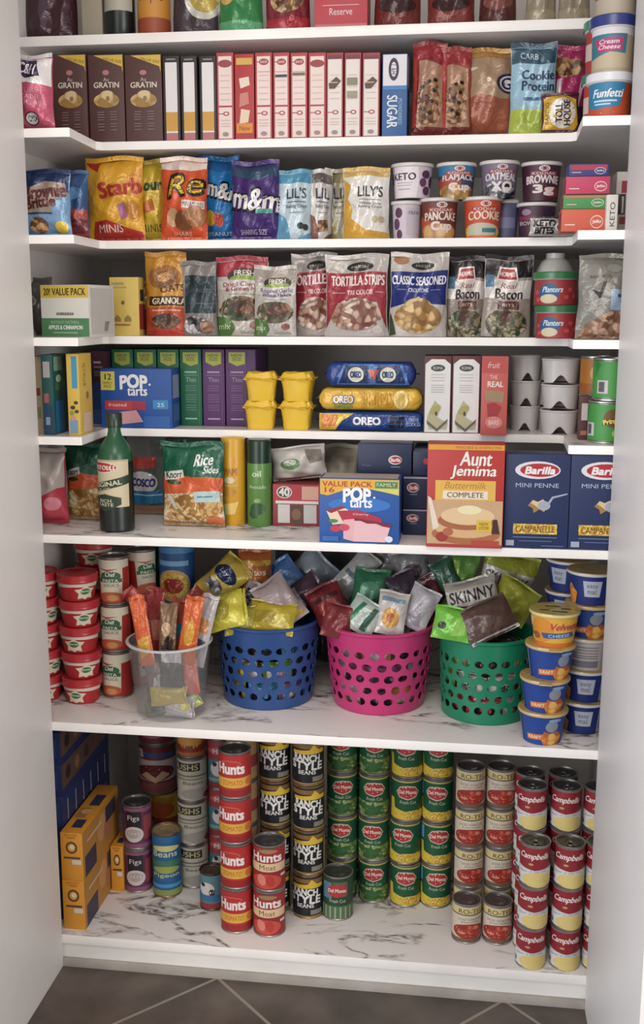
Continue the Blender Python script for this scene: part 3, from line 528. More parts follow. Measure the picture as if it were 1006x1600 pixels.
# paper snack cups, two storeys
def cup_px(xl, xr, yt, z, Y, base, ops, label, kind='paper_cup', lid='#d8d0cc', yb=None, rim='#e4dcd8', grp='paper snack cups on the third shelf', h=None, rz=0):
    h = h or onY((xl+xr)/2, yt, Y).z - z; ym = yb or yt+20
    a = onY(xl, ym, Y).x; b = onY(xr, ym, Y).x; r = (b-a)/2*.985
    kk = Kind(make_cup(kind, r*.84, r, h, base, ops, rim=rim, lid=lid, span=170), 'cup'); kk.put(((a+b)/2, Y+r, z), rz + math.atan2((a+b)/2-CAM.x, Y+r-CAM.y)*-1, label, grp); return h
YC = SET + .006
keto = [('p', [(.1, .0), (.14, .98), (.60, .98), (.62, .5), (.58, 0)], '#f0e4ec'), ('t', 'KETO', .12, .56, .56, .78, '#3c1c3c', {'bold': .04}), ('r', .18, .46, .5, .48, '#b090a4'), ('r', .2, .38, .48, .40, '#b090a4'), ('r', .22, .25, .46, .29, '#c8a8bc'), ('e', .76, .74, .09, .13, '#5c2c54'), ('e', .70, .48, .07, .14, '#6c3460'), ('e', .78, .22, .08, .14, '#5c2c54'), ('e', .9, .5, .06, .2, '#5c2c54'), ('e', .03, .6, .05, .2, '#5c2c54')]
def wordy(w1, w2, bandc, c2, foodn=None, extra=()):
    return list(extra) + ([('e', .5, .16, .42, .24, foodn)] if foodn else []) + [('e', .56, .90, .10, .08, '#e8dcd8'), ('e', .56, .90, .07, .05, bandc), ('r', .3, .70, .82, .82, bandc), ('t', 'KODIAK', .34, .725, .78, .80, '#f0e0d8'), ('t', w1, .22, .46, .86, .68, c2, {'bold': .04, 'arc': .15}), ('t', w2, .36, .16, .76, .44, c2, {'bold': .05})]
ZC = Z3
hA = cup_px(609, 658, 314, ZC, YC+.004, '#d8c8d4', [('e', .3, .75, .1, .15, '#5c2c54'), ('e', .24, .42, .09, .17, '#6c3460'), ('e', .32, .12, .08, .14, '#5c2c54'), ('r', .5, .1, .9, .9, '#c8bcc8'), ('r', .55, .7, .85, .8, '#8c8494')], 'white and purple cup turned sideways, bottom row far left', yb=340)
hB = cup_px(653, 716, 309, ZC, YC, '#7c3428', wordy('PANCAKE', 'Cup', '#a83c2c', '#f0d8c8', 'pancake', [('p', [(0, 0), (.3, 0), (.4, .4), (.1, .6), (0, .5)], '#c85030')]), 'dark red pancake cup in the bottom row of cups', yb=340)
hC = cup_px(722, 786, 307, ZC, YC, '#dc4c24', wordy('COOKIE', '', '#c03820', '#f4d8c0', 'corn')[:-1] + [('e', .5, .22, .34, .18, '#c8c0a8'), ('r', .5, .14, .8, .26, '#3c7c84'), ('r', .2, 0, .8, .07, '#e87848')], 'orange red cookie cup in the bottom row of cups', yb=340)
cup_px(770, 812, 312, ZC, YC+.05, '#5c5c88', [('r', .3, .3, .8, .6, '#7c7ca8')], 'slate blue cup behind the orange one, bottom row', yb=340)
hD = cup_px(808, 872, 316, ZC, YC+.02, '#4c2440', [('e', .3, .8, .1, .1, '#a080a0'), ('r', .1, .55, .5, .68, '#8c3050'), ('t', 'BROWN', .12, .4, .5, .52, '#e0d0dc'), ('r', .62, .3, .9, .9, '#382448')], 'dark plum cup, bottom row far right', yb=340)
cup_px(609, 676, 254, ZC+hB+.001, YC, '#dcccd8', keto, 'white and purple KETO cup in the top row', yb=285)
cup_px(681, 744, 253, ZC+hB+.001, YC+.004, '#3c4868', wordy('FLAPJACK', 'Cup', '#c03830', '#f0d8d0', 'crouton', [('r', 0, .68, 1, 1, '#2c7cb0'), ('p', [(0, 0), (.5, 0), (.6, .5), (.3, .7), (.0, .5)], '#b84438'), ('e', .35, .1, .2, .2, '#c8c088')]), 'blue topped cup with red lettering in the top row', yb=285)
cup_px(749, 812, 250, ZC+hC+.001, YC+.004, '#7c6c88', wordy('OATMEAL', 'XO', '#a03c4c', '#e8e0e0', 'chips'), 'greyish lilac cup in the top row', yb=285)
cup_px(814, 880, 252, ZC+hD+.002, YC+.012, '#4c1c34', wordy('BROWNIE', '3g', '#8c2c44', '#f0d8dc', None, [('e', .74, .25, .2, .15, '#a02c30')]), 'dark maroon cup in the top row, far right', yb=285)
bag_px('cereal_bar_pack', 'silver and black snack pack with a cookie picture lying before the plum cup', 'packet', None, 826, 902, 340, Z3, SET-.018, .022, '#b8b0a8', [('p', [(.05, .5), (.1, .95), (.5, .95), (.5, .1), (.1, .1)], '#c0bab4'), ('t', 'KETO', .06, .52, .52, .88, '#242024', {'bold': .06}), ('t', 'BITES', .10, .12, .50, .46, '#242024', {'bold': .06}), ('e', .74, .5, .22, .34, '#e8e0d8'), ('e', .74, .5, .18, .28, '#7c3c2c')], 'pillow', 66, yb=350, rz=.05, seal='#3c3434')
gz = Z3; Yg = .03
for i, (xl, xr, yt, yb_, c1, lbl) in enumerate([(877, 947, 326, 358, '#e85838', 'orange red box at the foot of the little box pile'), (880, 948, 303, 326, '#3c9c48', 'green box in the pile of little boxes'), (884, 953, 275, 303, '#dc3460', 'pink box in the pile of little boxes'), (889, 951, 255, 275, '#2c3c90', 'dark blue and red box topping the pile of little boxes')]):
    z1 = onY(915, yt, Yg).z; h = z1-gz-.0008
    fr = [('r', .02, .5, .98, .98, '#c82c48')] if i == 3 else [('r', .02, .8, .98, .98, '#d87858')] if i == 1 else []
    fr += [('e', .80, .42, .15, .32, '#f0d8d0'), ('e', .80, .42, .135, .27, c1), ('t', 'Jello', .70, .32, .90, .52, '#f4e8e4', {'bold': .04}), ('r', .06, .25, .3, .32, '#f0c8b8')]
    box_px('gelatin_box', lbl, 'box', 'pile of little gelatin boxes', xl, xr, yt, gz, Yg+(i % 2)*.004, .07, c1, fr, hh=h, yb=(yt+yb_)/2, left=[('r', .1, .1, .9, .9, '#a83040')] if i < 3 else [])
    gz = z1
box_px('pudding_box', 'white box with sideways dark writing right of the little box pile', 'box', 'white boxes on the right wing', 947, 965, 304, Z3, .015, .06, '#e0d8d0', [('t', 'KETO', .3, .1, .8, .8, '#403838', {'rot': 90})], yb=330)
box_px('pudding_box', 'white and red box with a black window by the right wall panel', 'box', 'white boxes on the right wing', 962, 992, 268, Z3, .085, .06, '#d8ccc8', [('r', 0, .85, 1, 1, '#e8e4e0'), ('r', .25, .66, 1, .86, '#b82c38'), ('r', 0, .3, .5, .64, '#3c3030'), ('r', .3, .32, .42, .6, '#d8d0cc'), ('r', .2, .14, 1, .26, '#c03c38')], yb=310)
# ============================================================ fourth shelf: oatmeal, granola, salad toppers
bag_px('cereal_bag', 'grey packet hidden behind the oatmeal value pack', 'bag', None, 34, 84, 434, Z4, .22, .05, '#6c6864', (), 'pillow', 71, yb=480)
box_px('oatmeal_box', 'yellow, white and green value pack carton turned slightly on the left wing', 'box', None, 59, 144, 445, Z4, .052, .10, '#d8d4cc',
       [('r', 0, .76, 1, 1, '#ecc83c'), ('t', '20! VALUE PACK', .06, .81, .94, .95, '#4c3c18', {'bold': .03}), ('r', 0, .36, 1, .76, '#ece8dc'), ('r', .32, .42, .68, .47, '#383430'), ('t', 'QUAKER', .33, .425, .67, .465, '#e8e4dc'), 
        ('r', 0, 0, 1, .36, '#4c9058'), ('t', 'INSTANT OATMEAL', .2, .25, .8, .31, '#a8d0a8'), ('t', 'APPLES & CINNAMON', .14, .14, .86, .22, '#f0f0e8', {'bold': .04}), ('r', .24, .06, .76, .09, '#90c094')],
       right=[('r', .05, .05, .95, .95, '#c4c0b8'), ('p', [(.55, .1), (.7, .1), (.8, .3), (.6, .3)], '#8c8880')], yb=480, rz=-.22)
box_px('cereal_bar_box', 'plain yellow carton with small brown marks', 'box', None, 172, 217, 433, Z4, SET+.01, .045, '#e8c450',
       [('r', .05, .88, .5, .92, '#a8a460'), ('r', .05, .82, .6, .85, '#c0a850'), ('e', .45, .57, .06, .035, '#785c50'), ('p', [(.12, .3), (.24, .36), (.36, .3), (.36, .24), (.12, .24)], '#9c7c38'), ('p', [(.5, .3), (.62, .36), (.74, .3), (.74, .24), (.5, .24)], '#9c7c38'), ('r', .14, .17, .7, .20, '#a87038')], right=[('r', 0, .1, 1, .55, '#b03428'), ('r', .2, .6, .8, .8, '#403020')], yb=480)
bag_px('snack_bag', 'red and amber bag squeezed between the yellow carton and the granola bag', 'bag', None, 206, 240, 440, Z4, SET+.08, .04, '#c87c30', [('r', 0, .0, 1, .5, '#b83428')], 'pillow', 72, yb=480)
bag_px('granola_bag', 'tall amber granola bag with a chocolate brown name band and orange foot', 'bag', None, 227, 291, 394, Z4, SET+.035, .055, '#d89020',
       [('e', .5, .74, .42, .15, '#b06c28'), ('e', .5, .72, .28, .10, '#8c5424'), ('e', .5, .74, .16, .06, '#d89c50'), ('t', 'OATS', .42, .56, 1., .64, '#50280c', {'bold': .04, 'rot': 8}), ('r', .1, .38, 1, .50, '#4c2410'), ('t', 'GRANOLA', .2, .40, 1.02, .48, '#f0e0c0', {'bold': .03}), ('r', 0, 0, 1, .36, '#cc4c28'), ('r', .2, .31, .9, .33, '#e8b090'), ('e', .55, .18, .35, .10, 'bean'), ('r', 0, 0, 1, .06, '#d83028')], 'stand', 73, yb=460)
bag_px('clear_snack_pouch', 'clear pouch of nuts with a dark teal panel right of the granola bag', 'pouch', None, 284, 340, 409, Z4, SET+.035, .045, '#8c8480', [('r', .1, .32, 1, .86, '#243840'), ('t', 'NUTS', .45, .62, .9, .68, '#607880'), ('r', .4, .45, .95, .47, '#506470'), ('e', .4, .15, .35, .13, 'chips'), ('e', .75, .12, .2, .1, 'nut')], 'stand', 74, yb=460)
def topper(t1, t2, c1, txt):
    return [('r', 0, .80, 1, 1, c1), ('e', .56, .80, .34, .10, '#4c4038'), ('e', .56, .76, .30, .05, '#90b040'), ('t', 'FRESH', .36, .80, .76, .87, '#e8e0d0', {'bold': .03}), ('r', .0, .62, 1, .745, '#d4ccc4'), ('t', t1, .14, .66, .94, .72, txt, {'bold': .03}), ('t', t2, .18, .60, .9, .655, txt, {'bold': .03}), ('r', .25, .55, .8, .56, '#a09890'),
            ('e', .5, .36, .46, .17, 'greens'), ('e', .6, .40, .3, .11, 'bean'), ('p', [(0, .26), (.28, .24), (.4, .1), (.3, 0), (0, 0)], '#4c7c34'), ('t', 'mix', .06, .08, .3, .16, '#c8dca8'), ('e', .78, .14, .10, .05, '#8c4038'), ('r', .5, .03, .9, .05, '#a8a098')]
bag_px('salad_topper_bag', 'red topped salad topping bag reading Dried Cherries', 'bag', 'salad topping bags', 337, 419, 401, Z4, SET+.045, .045, '#c8c0b4', topper('Dried Cherries', '& Green Mix', '#b82c3c', '#a83850'), 'stand', 75, seal='#b82c3c', yb=460)
bag_px('salad_topper_bag', 'pale salad topping bag with purple lettering, in front of the red topped one', 'bag', 'salad topping bags', 396, 463, 416, Z4, SET+.022, .03, '#c4bcb4', topper('Roasted Garlic', 'Wheat Flakes', '#a89c90', '#5c4890'), 'stand', 76, yb=460)
trt = [('r', 0, .84, 1, 1, '#c0b8b0'), ('e', .56, .90, .22, .06, '#282c28'), ('t', 'FRESH', .42, .885, .70, .915, '#b8b4a0'), ('r', 0, .44, 1, .83, '#b02838'), ('t', 'TORTILLA STRIPS', .08, .66, .97, .79, '#f4e4e0', {'bold': .03}), ('t', 'TRI COLOR', .36, .54, .78, .60, '#f0c8c4', {'bold': .03}), ('r', .1, .565, .32, .575, '#e0a0a0'), ('r', .82, .565, .95, .575, '#e0a0a0'),
       ('e', .5, .27, .43, .20, 'strip'), ('e', .5, .38, .3, .12, 'strip'), ('p', [(0, .44), (.2, .44), (.08, .25), (0, .1)], '#b02838'), ('p', [(1, .44), (.85, .44), (.94, .25), (1, .1)], '#b02838'), ('e', .85, .08, .08, .05, '#e0d8d0')]
bag_px('tortilla_strip_bag', 'half hidden red tortilla strip bag behind the large one, its lettering cut to ORTILLES', 'bag', 'tortilla strip bags', 458, 530, 396, Z4, SET+.075, .04, '#c8bcb4', trt[:4] + [('t', 'TORTILLES', -.02, .66, .85, .79, '#f4e4e0', {'bold': .03})] + trt[5:], 'stand', 77, yb=460)
bag_px('tortilla_strip_bag', 'large front facing red and white TORTILLA STRIPS bag', 'bag', 'tortilla strip bags', 508, 607, 398, Z4, SET+.028, .055, '#cec6c0', trt, 'stand', 78, yb=460)
bag_px('crouton_bag', 'royal blue and white bag of CLASSIC SEASONED croutons', 'bag', None, 607, 699, 396, Z4, SET+.028, .06, '#d4ccc4',
       [('r', 0, .84, 1, 1, '#ccc4bc'), ('e', .18, .97, .14, .06, '#b87850'), ('e', .56, .91, .2, .05, '#282c28'), ('t', 'FRESH', .44, .895, .68, .925, '#b8b4a0'), ('p', [(0, .82), (1, .84), (1, .40), (.72, .42), (.5, .52), (.28, .42), (0, .36)], '#1c2c88'), ('t', 'CLASSIC SEASONED', .02, .66, .98, .77, '#f0f0f4', {'bold': .03}), ('t', 'CROUTONS', .32, .57, .68, .62, '#d0d4e8', {'bold': .03}), ('r', .1, .59, .28, .60, '#8890c0'), ('r', .72, .59, .9, .60, '#8890c0'),
        ('e', .5, .24, .42, .20, 'crouton'), ('e', .5, .37, .26, .13, 'crouton'), ('p', [(0, .3), (.06, .2), (.12, .02), (0, 0)], '#34502c')], 'stand', 79, yb=460)
bac = [('r', 0, .78, 1, 1, '#241c20'), ('p', [(.3, .92), (.66, .92), (.72, .72), (.24, .72)], '#ece4dc'), ('p', [(.34, .90), (.62, .90), (.68, .76), (.28, .76)], '#b82c34'), ('t', 'HORMEL', .32, .80, .64, .86, '#f4e4dc', {'bold': .03}), ('r', 0, .50, 1, .74, '#d8d0c8'), ('r', .02, .64, .2, .80, '#4c7898'), ('t', 'Real', .34, .64, .70, .71, '#a83038', {'shear': .3}), ('t', 'Bacon', .24, .50, .82, .63, '#34241c', {'bold': .04}),
       ('r', .3, .36, .76, .47, '#5c2c24'), ('t', 'BITS', .4, .40, .66, .44, '#d8b8a0'), ('e', .5, .17, .44, .2, 'greens'), ('r', .36, .2, .6, .34, '#5c3428')]
bag_px('bacon_bag', 'black topped bacon bag, the left one partly tucked behind its twin', 'bag', 'black topped bacon bags', 694, 760, 401, Z4, SET+.045, .04, '#a09084', bac, 'stand', 80, seal='#241c20', yb=460)
bag_px('bacon_bag', 'black topped bacon bag, the right one in full view', 'bag', 'black topped bacon bags', 752, 829, 400, Z4, SET+.025, .035, '#a8988c', bac, 'stand', 81, seal='#241c20', yb=460, ry=.03)
nutops = [('r', 0, .0, 1, .98, '#b02c30'), ('e', .3, .5, .2, .35, '#1c5c90'), ('t', 'Planters', .18, .50, .56, .72, '#d0e4f0', {'shear': .3, 'bold': .03}), ('e', .30, .24, .16, .18, '#d8c8a0')] + [('e', x, y, .05, .09, '#d84848') for x, y in ((.62, .3), (.7, .6), (.8, .35), (.9, .65), (.92, .25), (.06, .5), (.1, .2))]
Yn = .10
xa, xb = onY(836, 500, Yn).x, onY(905, 500, Yn).x; rn = (xb-xa)/2
kn = Kind(make_cup('nut_tin', rn, rn, .068, '#a82c30', nutops, rim='#b0a8a0', lid='#2c7c44', lidh=.010, lidr=rn+.003, span=150), 'tin')
kn.put(((xa+xb)/2+.004, Yn+rn, Z4), .05, 'red nut tin with green lid at the foot of the pair', 'red nut tins with green lids')
kn.put(((xa+xb)/2-.002, Yn+rn+.004, Z4+.068), .12, 'red nut tin with green lid stacked on its twin', 'red nut tins with green lids')
def jug():
    root = empty('plastic_jug'); g = G(); m = mat('#c8c8c0', 's')
    g.lathe([(0, .002), (.038, 0), (.043, .004), (.043, .125), (.040, .145), (.030, .163), (.020, .170)], m, 28); g.build('jug_body', root)
    a = G(); a.lathe([(.0205, .168), (.0205, .180), (0, .1805)], mat('#d8d8d4', 's'), 20); a.build('cap', root); return root
k = Kind(jug(), 'jug'); p = onY(866, 430, Yn+.17); k.put((p.x, Yn+.16, Z4), 0, 'milky white plastic container rising behind the red nut tins')
bag_px('nut_bag', 'clear bag of almonds with a pale blue label by the right wall panel', 'bag', None, 900, 1010, 398, Z4, .055, .06, '#908c80', [('p', [(.02, 0), (.12, .18), (.45, .34), (1, .36), (1, 0)], 'nut'), ('r', .46, .36, .86, .62, '#a8c4e0'), ('r', .56, .52, .8, .56, '#506080'), ('r', .6, .46, .8, .47, '#7c90b0'), ('p', [(.18, .62), (.3, .5), (.4, .72), (.34, .7), (.29, .58)], '#403830'), ('e', .5, .88, .12, .05, '#a8a89c'), ('t', 'RAW NUTS', .15, .76, .45, .80, '#5c5850')], 'pillow', 82, yb=460)

# ============================================================ fifth shelf
box_px('tea_box', 'cream sliver of a box against the left wall panel', 'box', None, 44, 66, 557, Z5, .045, .12, '#c8b08c', [('r', .6, .5, .9, .6, '#a04838'), ('r', .6, .2, .9, .35, '#8c9c60')], yb=610)
def side_depth(xr, ym, Y, xs):
    """depth a carton needs for its right side to reach photo column xs"""
    X = onY(xr, ym, Y).x; d = 0.0
    while d < .3:
        q = onY(xs, ym, Y+d).x
        if q < X: break
        d += .002
    return max(.02, d)
box_px('snack_carton', 'narrow dark teal carton with pale patches on the left wing', 'carton', None, 66, 83, 554, Z5, .03, side_depth(83, 610, .03, 104), '#1c5c58', [('r', .1, .72, .8, .92, '#b8b0b4'), ('r', .1, .40, .6, .52, '#b06068'), ('r', .16, .1, .7, .24, '#5c7ca8'), ('r', 0, 0, 1, .36, '#20486c'), ('r', .2, .12, .65, .22, '#88a0b8')],
       right=[('r', .08, .80, .7, .98, '#8cb0a0'), ('e', .4, .70, .2, .05, '#b8d8b8'), ('r', .1, .02, .7, .42, '#1c74b0'), ('e', .3, .6, .2, .06, '#3c7c48'), ('r', .93, 0, 1, 1, '#0c403c')], yb=610)
box_px('snack_carton', 'yellow carton with a blue stripe and small brown chips beside the teal carton', 'carton', None, 105, 124, 553, Z5, .035, side_depth(124, 610, .035, 144), '#ecc040', [('r', .4, .58, .9, .98, '#38a0d0'), ('e', .7, .40, .2, .022, '#503818'), ('e', .4, .34, .22, .025, '#403818'), ('e', .75, .29, .2, .022, '#584020'), ('e', .3, .27, .2, .03, '#90a030'), ('r', .1, .02, .8, .18, '#74a0c8'), ('e', .4, .2, .2, .03, '#d890a0')],
       right=[('r', .2, .02, .9, .26, '#ecc8a0'), ('e', .6, .48, .1, .05, '#a07c28'), ('t', 'snack', .2, .6, .5, .9, '#c89820', {'rot': 90})], yb=610)
box_px('snack_carton', 'maroon topped carton with a blue foot next to the yellow carton', 'carton', None, 144, 174, 549, Z5, SET+.09, .12, '#2c50a0', [('r', 0, .58, 1, 1, '#5c2438'), ('r', .1, .84, .5, .87, '#d8b8b8'), ('r', .1, .78, .6, .80, '#b89098'), ('r', .1, .66, .9, .74, '#8c6c70'), ('r', .0, 0, 1, .2, '#3864b0')], yb=610)
tall_g = lambda c1, c2, c3: [('p', [(.12, .97), (.88, .97), (.88, .82), (.5, .79), (.12, .84)], '#b0b830'), ('t', 'NEW\nSIZE', .24, .86, .76, .95, '#4c6420', {'bold': .02}), ('r', .2, .70, .8, .72, c3), ('r', .15, .66, .85, .68, c2), ('t', 'Thin', .25, .58, .75, .64, c3)] + [('r', .22, y, .78, y+.014, c2) for y in (.52, .49, .46, .40, .37, .34, .31, .26, .23, .20)] + [('r', .2, .08, .8, .10, c3), ('r', .9, 0, .93, 1, c2)]
tl = ['leftmost green carton with a lime badge, above the blue toaster pastry box', 'green carton with a lime badge, second in its row', 'green carton with a lime badge, third in its row', 'fully visible green carton beside the purple cartons', 'left one of two purple cartons with lime badges', 'right one of two purple cartons, behind the yellow cups']
for i, (a, b) in enumerate([(176, 209), (211, 245), (247, 280), (282, 315), (317, 351), (353, 400)]):
    c1, c2, c3 = ('#0c6844', '#3c8c68', '#90c8a8') if i < 4 else ('#5c2c70', '#7c5090', '#b898c0')
    ops = tall_g(c1, c2, c3)
    if i == 5: ops = [(o[0],) + ((tuple([(x*.74, y) for x, y in o[1]]),) + o[2:] if o[0] == 'p' else (o[1], o[2]*.74, o[3], o[4]*.74, o[5]) + o[6:] if o[0] == 't' else (o[1]*.74, o[2], o[3]*.74, o[4], o[5])) for o in ops] + [('r', .76, 0, 1, 1, '#502468')]
    box_px('snack_bar_box', tl[i], 'box', 'tall cartons with lime badges', a, b, 546, Z5, SET+.075 - .0*i, .16, c1, ops, yb=610)
Yp = .135
def poptart(xl, xr, yt, z, Y, label, kind_ops, rz=0, yb=610, side=()):
    return box_px('toaster_pastry_box', label, 'box', 'blue toaster pastry boxes', xl, xr, yt, z, Y, .07, '#1454b4', kind_ops, right=side, yb=yb, rz=rz)
poptart(157, 268, 576, Z5, SET+.008, 'blue pastry box with a lime corner label, behind the oil bottle neck',
        [('r', .0, .64, .2, .96, '#e0d038'), ('t', '12', .06, .82, .15, .92, '#1c3c6c', {'bold': .04}), ('t', 'FAMILY\nPACK', .03, .68, .17, .79, '#1c3c6c'), ('t', 'POP', .28, .66, .66, .88, '#f4f4f8', {'bold': .045, 'arc': .12}), ('e', .70, .74, .015, .02, '#f4f4f8'), ('t', 'tarts', .38, .55, .66, .68, '#f4f4f8', {'bold': .04}),
         ('r', .05, .30, .44, .46, '#d83038'), ('r', .44, .30, .64, .46, '#b82c50'), ('r', .74, .32, .96, .48, '#2890dc'), ('t', 'frosted', .1, .36, .36, .42, '#f4d8d8'), ('t', '25', .8, .36, .9, .43, '#e0ecf8'), ('p', [(.1, .24), (.5, .3), (.6, .1), (.2, .04)], '#e09ca4'), ('r', .6, .0, .98, .2, '#1c64c4')], side=[('r', .1, .5, .9, .9, '#8c9cc0'), ('r', .1, .1, .9, .4, '#3c68b4')])
# four yellow foil wrapped cups
def foil_cake():
    root = empty('wrapped_cake_cup'); g = G(); m = mat('#ffcc20', 's'); n = 32; prof = [(.0, .0), (.8, 0), (.86, .1), (.92, .45), (1.02, .78), (1.1, .80), (1.04, .86), (.9, 1.0), (.4, .99), (0, .98)]
    b = 0
    for r, z in prof:
        for i in range(n):
            t = 2*PI*i/n; q = 4; sx = abs(math.cos(t))**(2/q)*(1 if math.cos(t) > 0 else -1); sy = abs(math.sin(t))**(2/q)*(1 if math.sin(t) > 0 else -1)
            wob = 1 + (.035*math.sin(9*t+z*7) + .02*math.sin(17*t))*(r > .3); g.v.append((sx*r*.038*wob, sy*r*.030*wob, z*.056 + .002*math.sin(6*t+z*3)*(z > .5)))
    for j in range(len(prof)-1):
        for i in range(n): k = (i+1) % n; g.face((j*n+i, j*n+k, (j+1)*n+k, (j+1)*n+i), m)
    g.build('cup_body', root)
    f = G(); pts = []
    for i in range(n):
        t = 2*PI*i/n; sx = abs(math.cos(t))**.5*(1 if math.cos(t) > 0 else -1); sy = abs(math.sin(t))**.5*(1 if math.sin(t) > 0 else -1); wob = 1 + .05*math.sin(9*t)+.03*math.sin(14*t)
        pts.append((sx*.0425*wob, sy*.0345*wob, .0445+.0025*math.sin(6*t)))
    f.tube(pts, .0013, mat('#f4b814', 's'), 6, True); f.build('rim', root); return root
k = Kind(foil_cake(), 'cup')
xs = [onY(406, 640, SET+.03).x, onY(463, 640, SET+.03).x]; wfo = (xs[1]-xs[0])/.087
hf = (onY(430, 582, SET+.04).z - Z5)/2/.056
for i, (x, zz, l) in enumerate([(0, 0, 'bottom left one of four yellow foil cups'), (1, 0, 'bottom right one of four yellow foil cups'), (0, 1, 'top left one of four yellow foil cups'), (1, 1, 'top right one of four yellow foil cups')]):
    k.put((xs[x]+(.002 if zz else 0), SET+.045, Z5+zz*.056*hf), [.06, -.05, .1, -.12][i], l, 'yellow foil cups', sca=(wfo*.96, .95, hf))
# cookie packs
def cookie_pack(xl, xr, yt, zb, Y, base, ops, label, style='bag'):
    h = onY((xl+xr)/2, yt, Y).z - zb; X0 = onY(xl, yt+20, Y).x; X1 = onY(xr, yt+20, Y).x; w_ = X1-X0
    root = empty('cookie_pack'); g = G(); n = 30; m = mat(base, 'f'); rings = []; K = 20
    def sec(u, t, o=0):
        q = 5; ed = min(1, 14*min(u, 1-u))**.4; a = abs(math.cos(t))**(2/q)*(1 if math.cos(t) > 0 else -1); c = abs(math.sin(t))**(2/q)*(1 if math.sin(t) > 0 else -1)
        wr = .0009*math.sin(40*u+3*t)*ed
        return ((u-.5)*w_, a*(.035*(.75+.25*ed)+o+wr), h/2 + c*((h/2-.001)*(.35+.65*ed)+(o if abs(c) > .9 else 0)))
    g.grid(lambda u, v: sec(u, 2*PI*v), n, K, m)
    b = len(g.v)
    paint(g, lambda u, v, o: (lambda p: (p[0], -(.035*(.75+.25*min(1, 14*min(u, 1-u))**.4))*max(.0, 1-abs(2*v-1)**5)**.2 - o - .001, .001+v*(h-.002)))((( u-.5)*w_, 0)), w_, h, ops, 'f', L=.010, off=.0012, step=.0002)
    g.build('wrapper', root)
    for s_ in (-1, 1):
        e = G(); e.grid(lambda u, v: (s_*(w_/2 + u*.009), (v-.5)*.045 + .0012*math.sin(14*v), h*.5+.0006*math.sin(30*u)), 6, 12, m); e.grid(lambda u, v: (s_*(w_/2 + u*.009), (v-.5)*.045 + .0012*math.sin(14*v), h*.5+.0012), 6, 12, m); e.build('end_seal', root)
    root.location = ((X0+X1)/2, Y+.036, zb); tag(root, label, 'packet', 'stacked cookie packs'); return zb+h
zz = Z5
Yo = SET+.008
zz = cookie_pack(498, 660, 643, zz, Yo, '#1448a4', [('p', [(0, .02), (.0, .9), (.34, .92), (.22, .5), (.16, .05)], '#f0c830'), ('p', [(.02, .1), (.03, .85), (.2, .85), (.14, .1)], '#e8802c'), ('p', [(.16, .05), (.22, .5), (.34, .92), (1, .95), (1, .05)], '#103c90'), ('t', 'OREO', .33, .30, .60, .74, '#101c50', {'bold': .04}), ('t', 'OREO', .335, .34, .595, .72, '#f4f4f8', {'bold': .05})] + [('r', .68, y, .82, y+.13, '#18140f') for y in (.2, .42, .64)] + [('t', 'CREME\nCOOKIES', .85, .3, .98, .7, '#b8d0f0')], 'bottom cookie pack, dark blue with a yellow corner')
zz = cookie_pack(498, 659, 606, zz+.0005, Yo, '#f0b828', [('t', 'OREO', .14, .28, .34, .68, '#1c3c84', {'bold': .04}), ('t', 'OREO', .145, .33, .335, .65, '#f4f4f8', {'bold': .03}), ('r', .15, .12, .33, .22, '#7ca838'), ('t', 'THINS', .40, .16, .72, .86, '#e0a010', {'bold': .03}), ('e', .80, .5, .07, .42, '#f4d878'), ('e', .80, .5, .05, .3, '#e8c050')], 'middle cookie pack, golden yellow')
zz = cookie_pack(509, 648, 565, zz+.0005, Yo, '#1c3c94', [('p', [(.12, .1), (.2, .92), (.86, .92), (.94, .1)], '#3c78c8'), ('p', [(.15, .15), (.22, .86), (.48, .86), (.5, .15)], '#16306c'), ('p', [(.56, .15), (.58, .86), (.83, .86), (.9, .15)], '#16306c'), ('e', .34, .5, .09, .3, '#e0dcc0'), ('t', 'OREO', .28, .38, .40, .62, '#1c3c84', {'bold': .05}), ('e', .70, .5, .09, .3, '#e0dcc0'), ('t', 'OREO', .64, .38, .76, .62, '#1c3c84', {'bold': .05}), ('p', [(.47, .7), (.6, .7), (.54, .2)], '#c85848')], 'top cookie pack, blue with two round cream badges')
wops = [('r', .02, .0, .98, .90, '#ecebe8'), ('p', [(.02, .90), (.25, .965), (.75, .965), (.98, .90)], '#ecebe8'), ('e', .5, .85, .27, .045, '#3c4440'), ('t', 'ROMA', .32, .83, .68, .87, '#e0e0dc')] + [('r', .25, y, .75, y+.008, '#b8b4b0') for y in (.76, .72, .68, .62, .59, .56, .53)] + [('p', [(.15, .24), (.4, .42), (.62, .34), (.5, .2), (.9, .12), (.85, .04), (.2, .04), (.1, .14)], '#c4bc8c'), ('e', .42, .3, .24, .05, '#b8b060', 35), ('e', .46, .25, .05, .03, '#584c30'), ('p', [(.1, .16), (.5, .05), (.9, .18), (.88, .13), (.5, .01), (.12, .11)], '#6c6458')]
for i, (a, b, l) in enumerate([(662, 705, 'left white cracker carton with a maroon top'), (706, 750, 'right white cracker carton with a maroon top')]):
    box_px('cracker_carton', l, 'carton', 'white cartons with maroon tops', a, b, 556, Z5, SET+.006, .09, '#641c24', wops, yb=615)
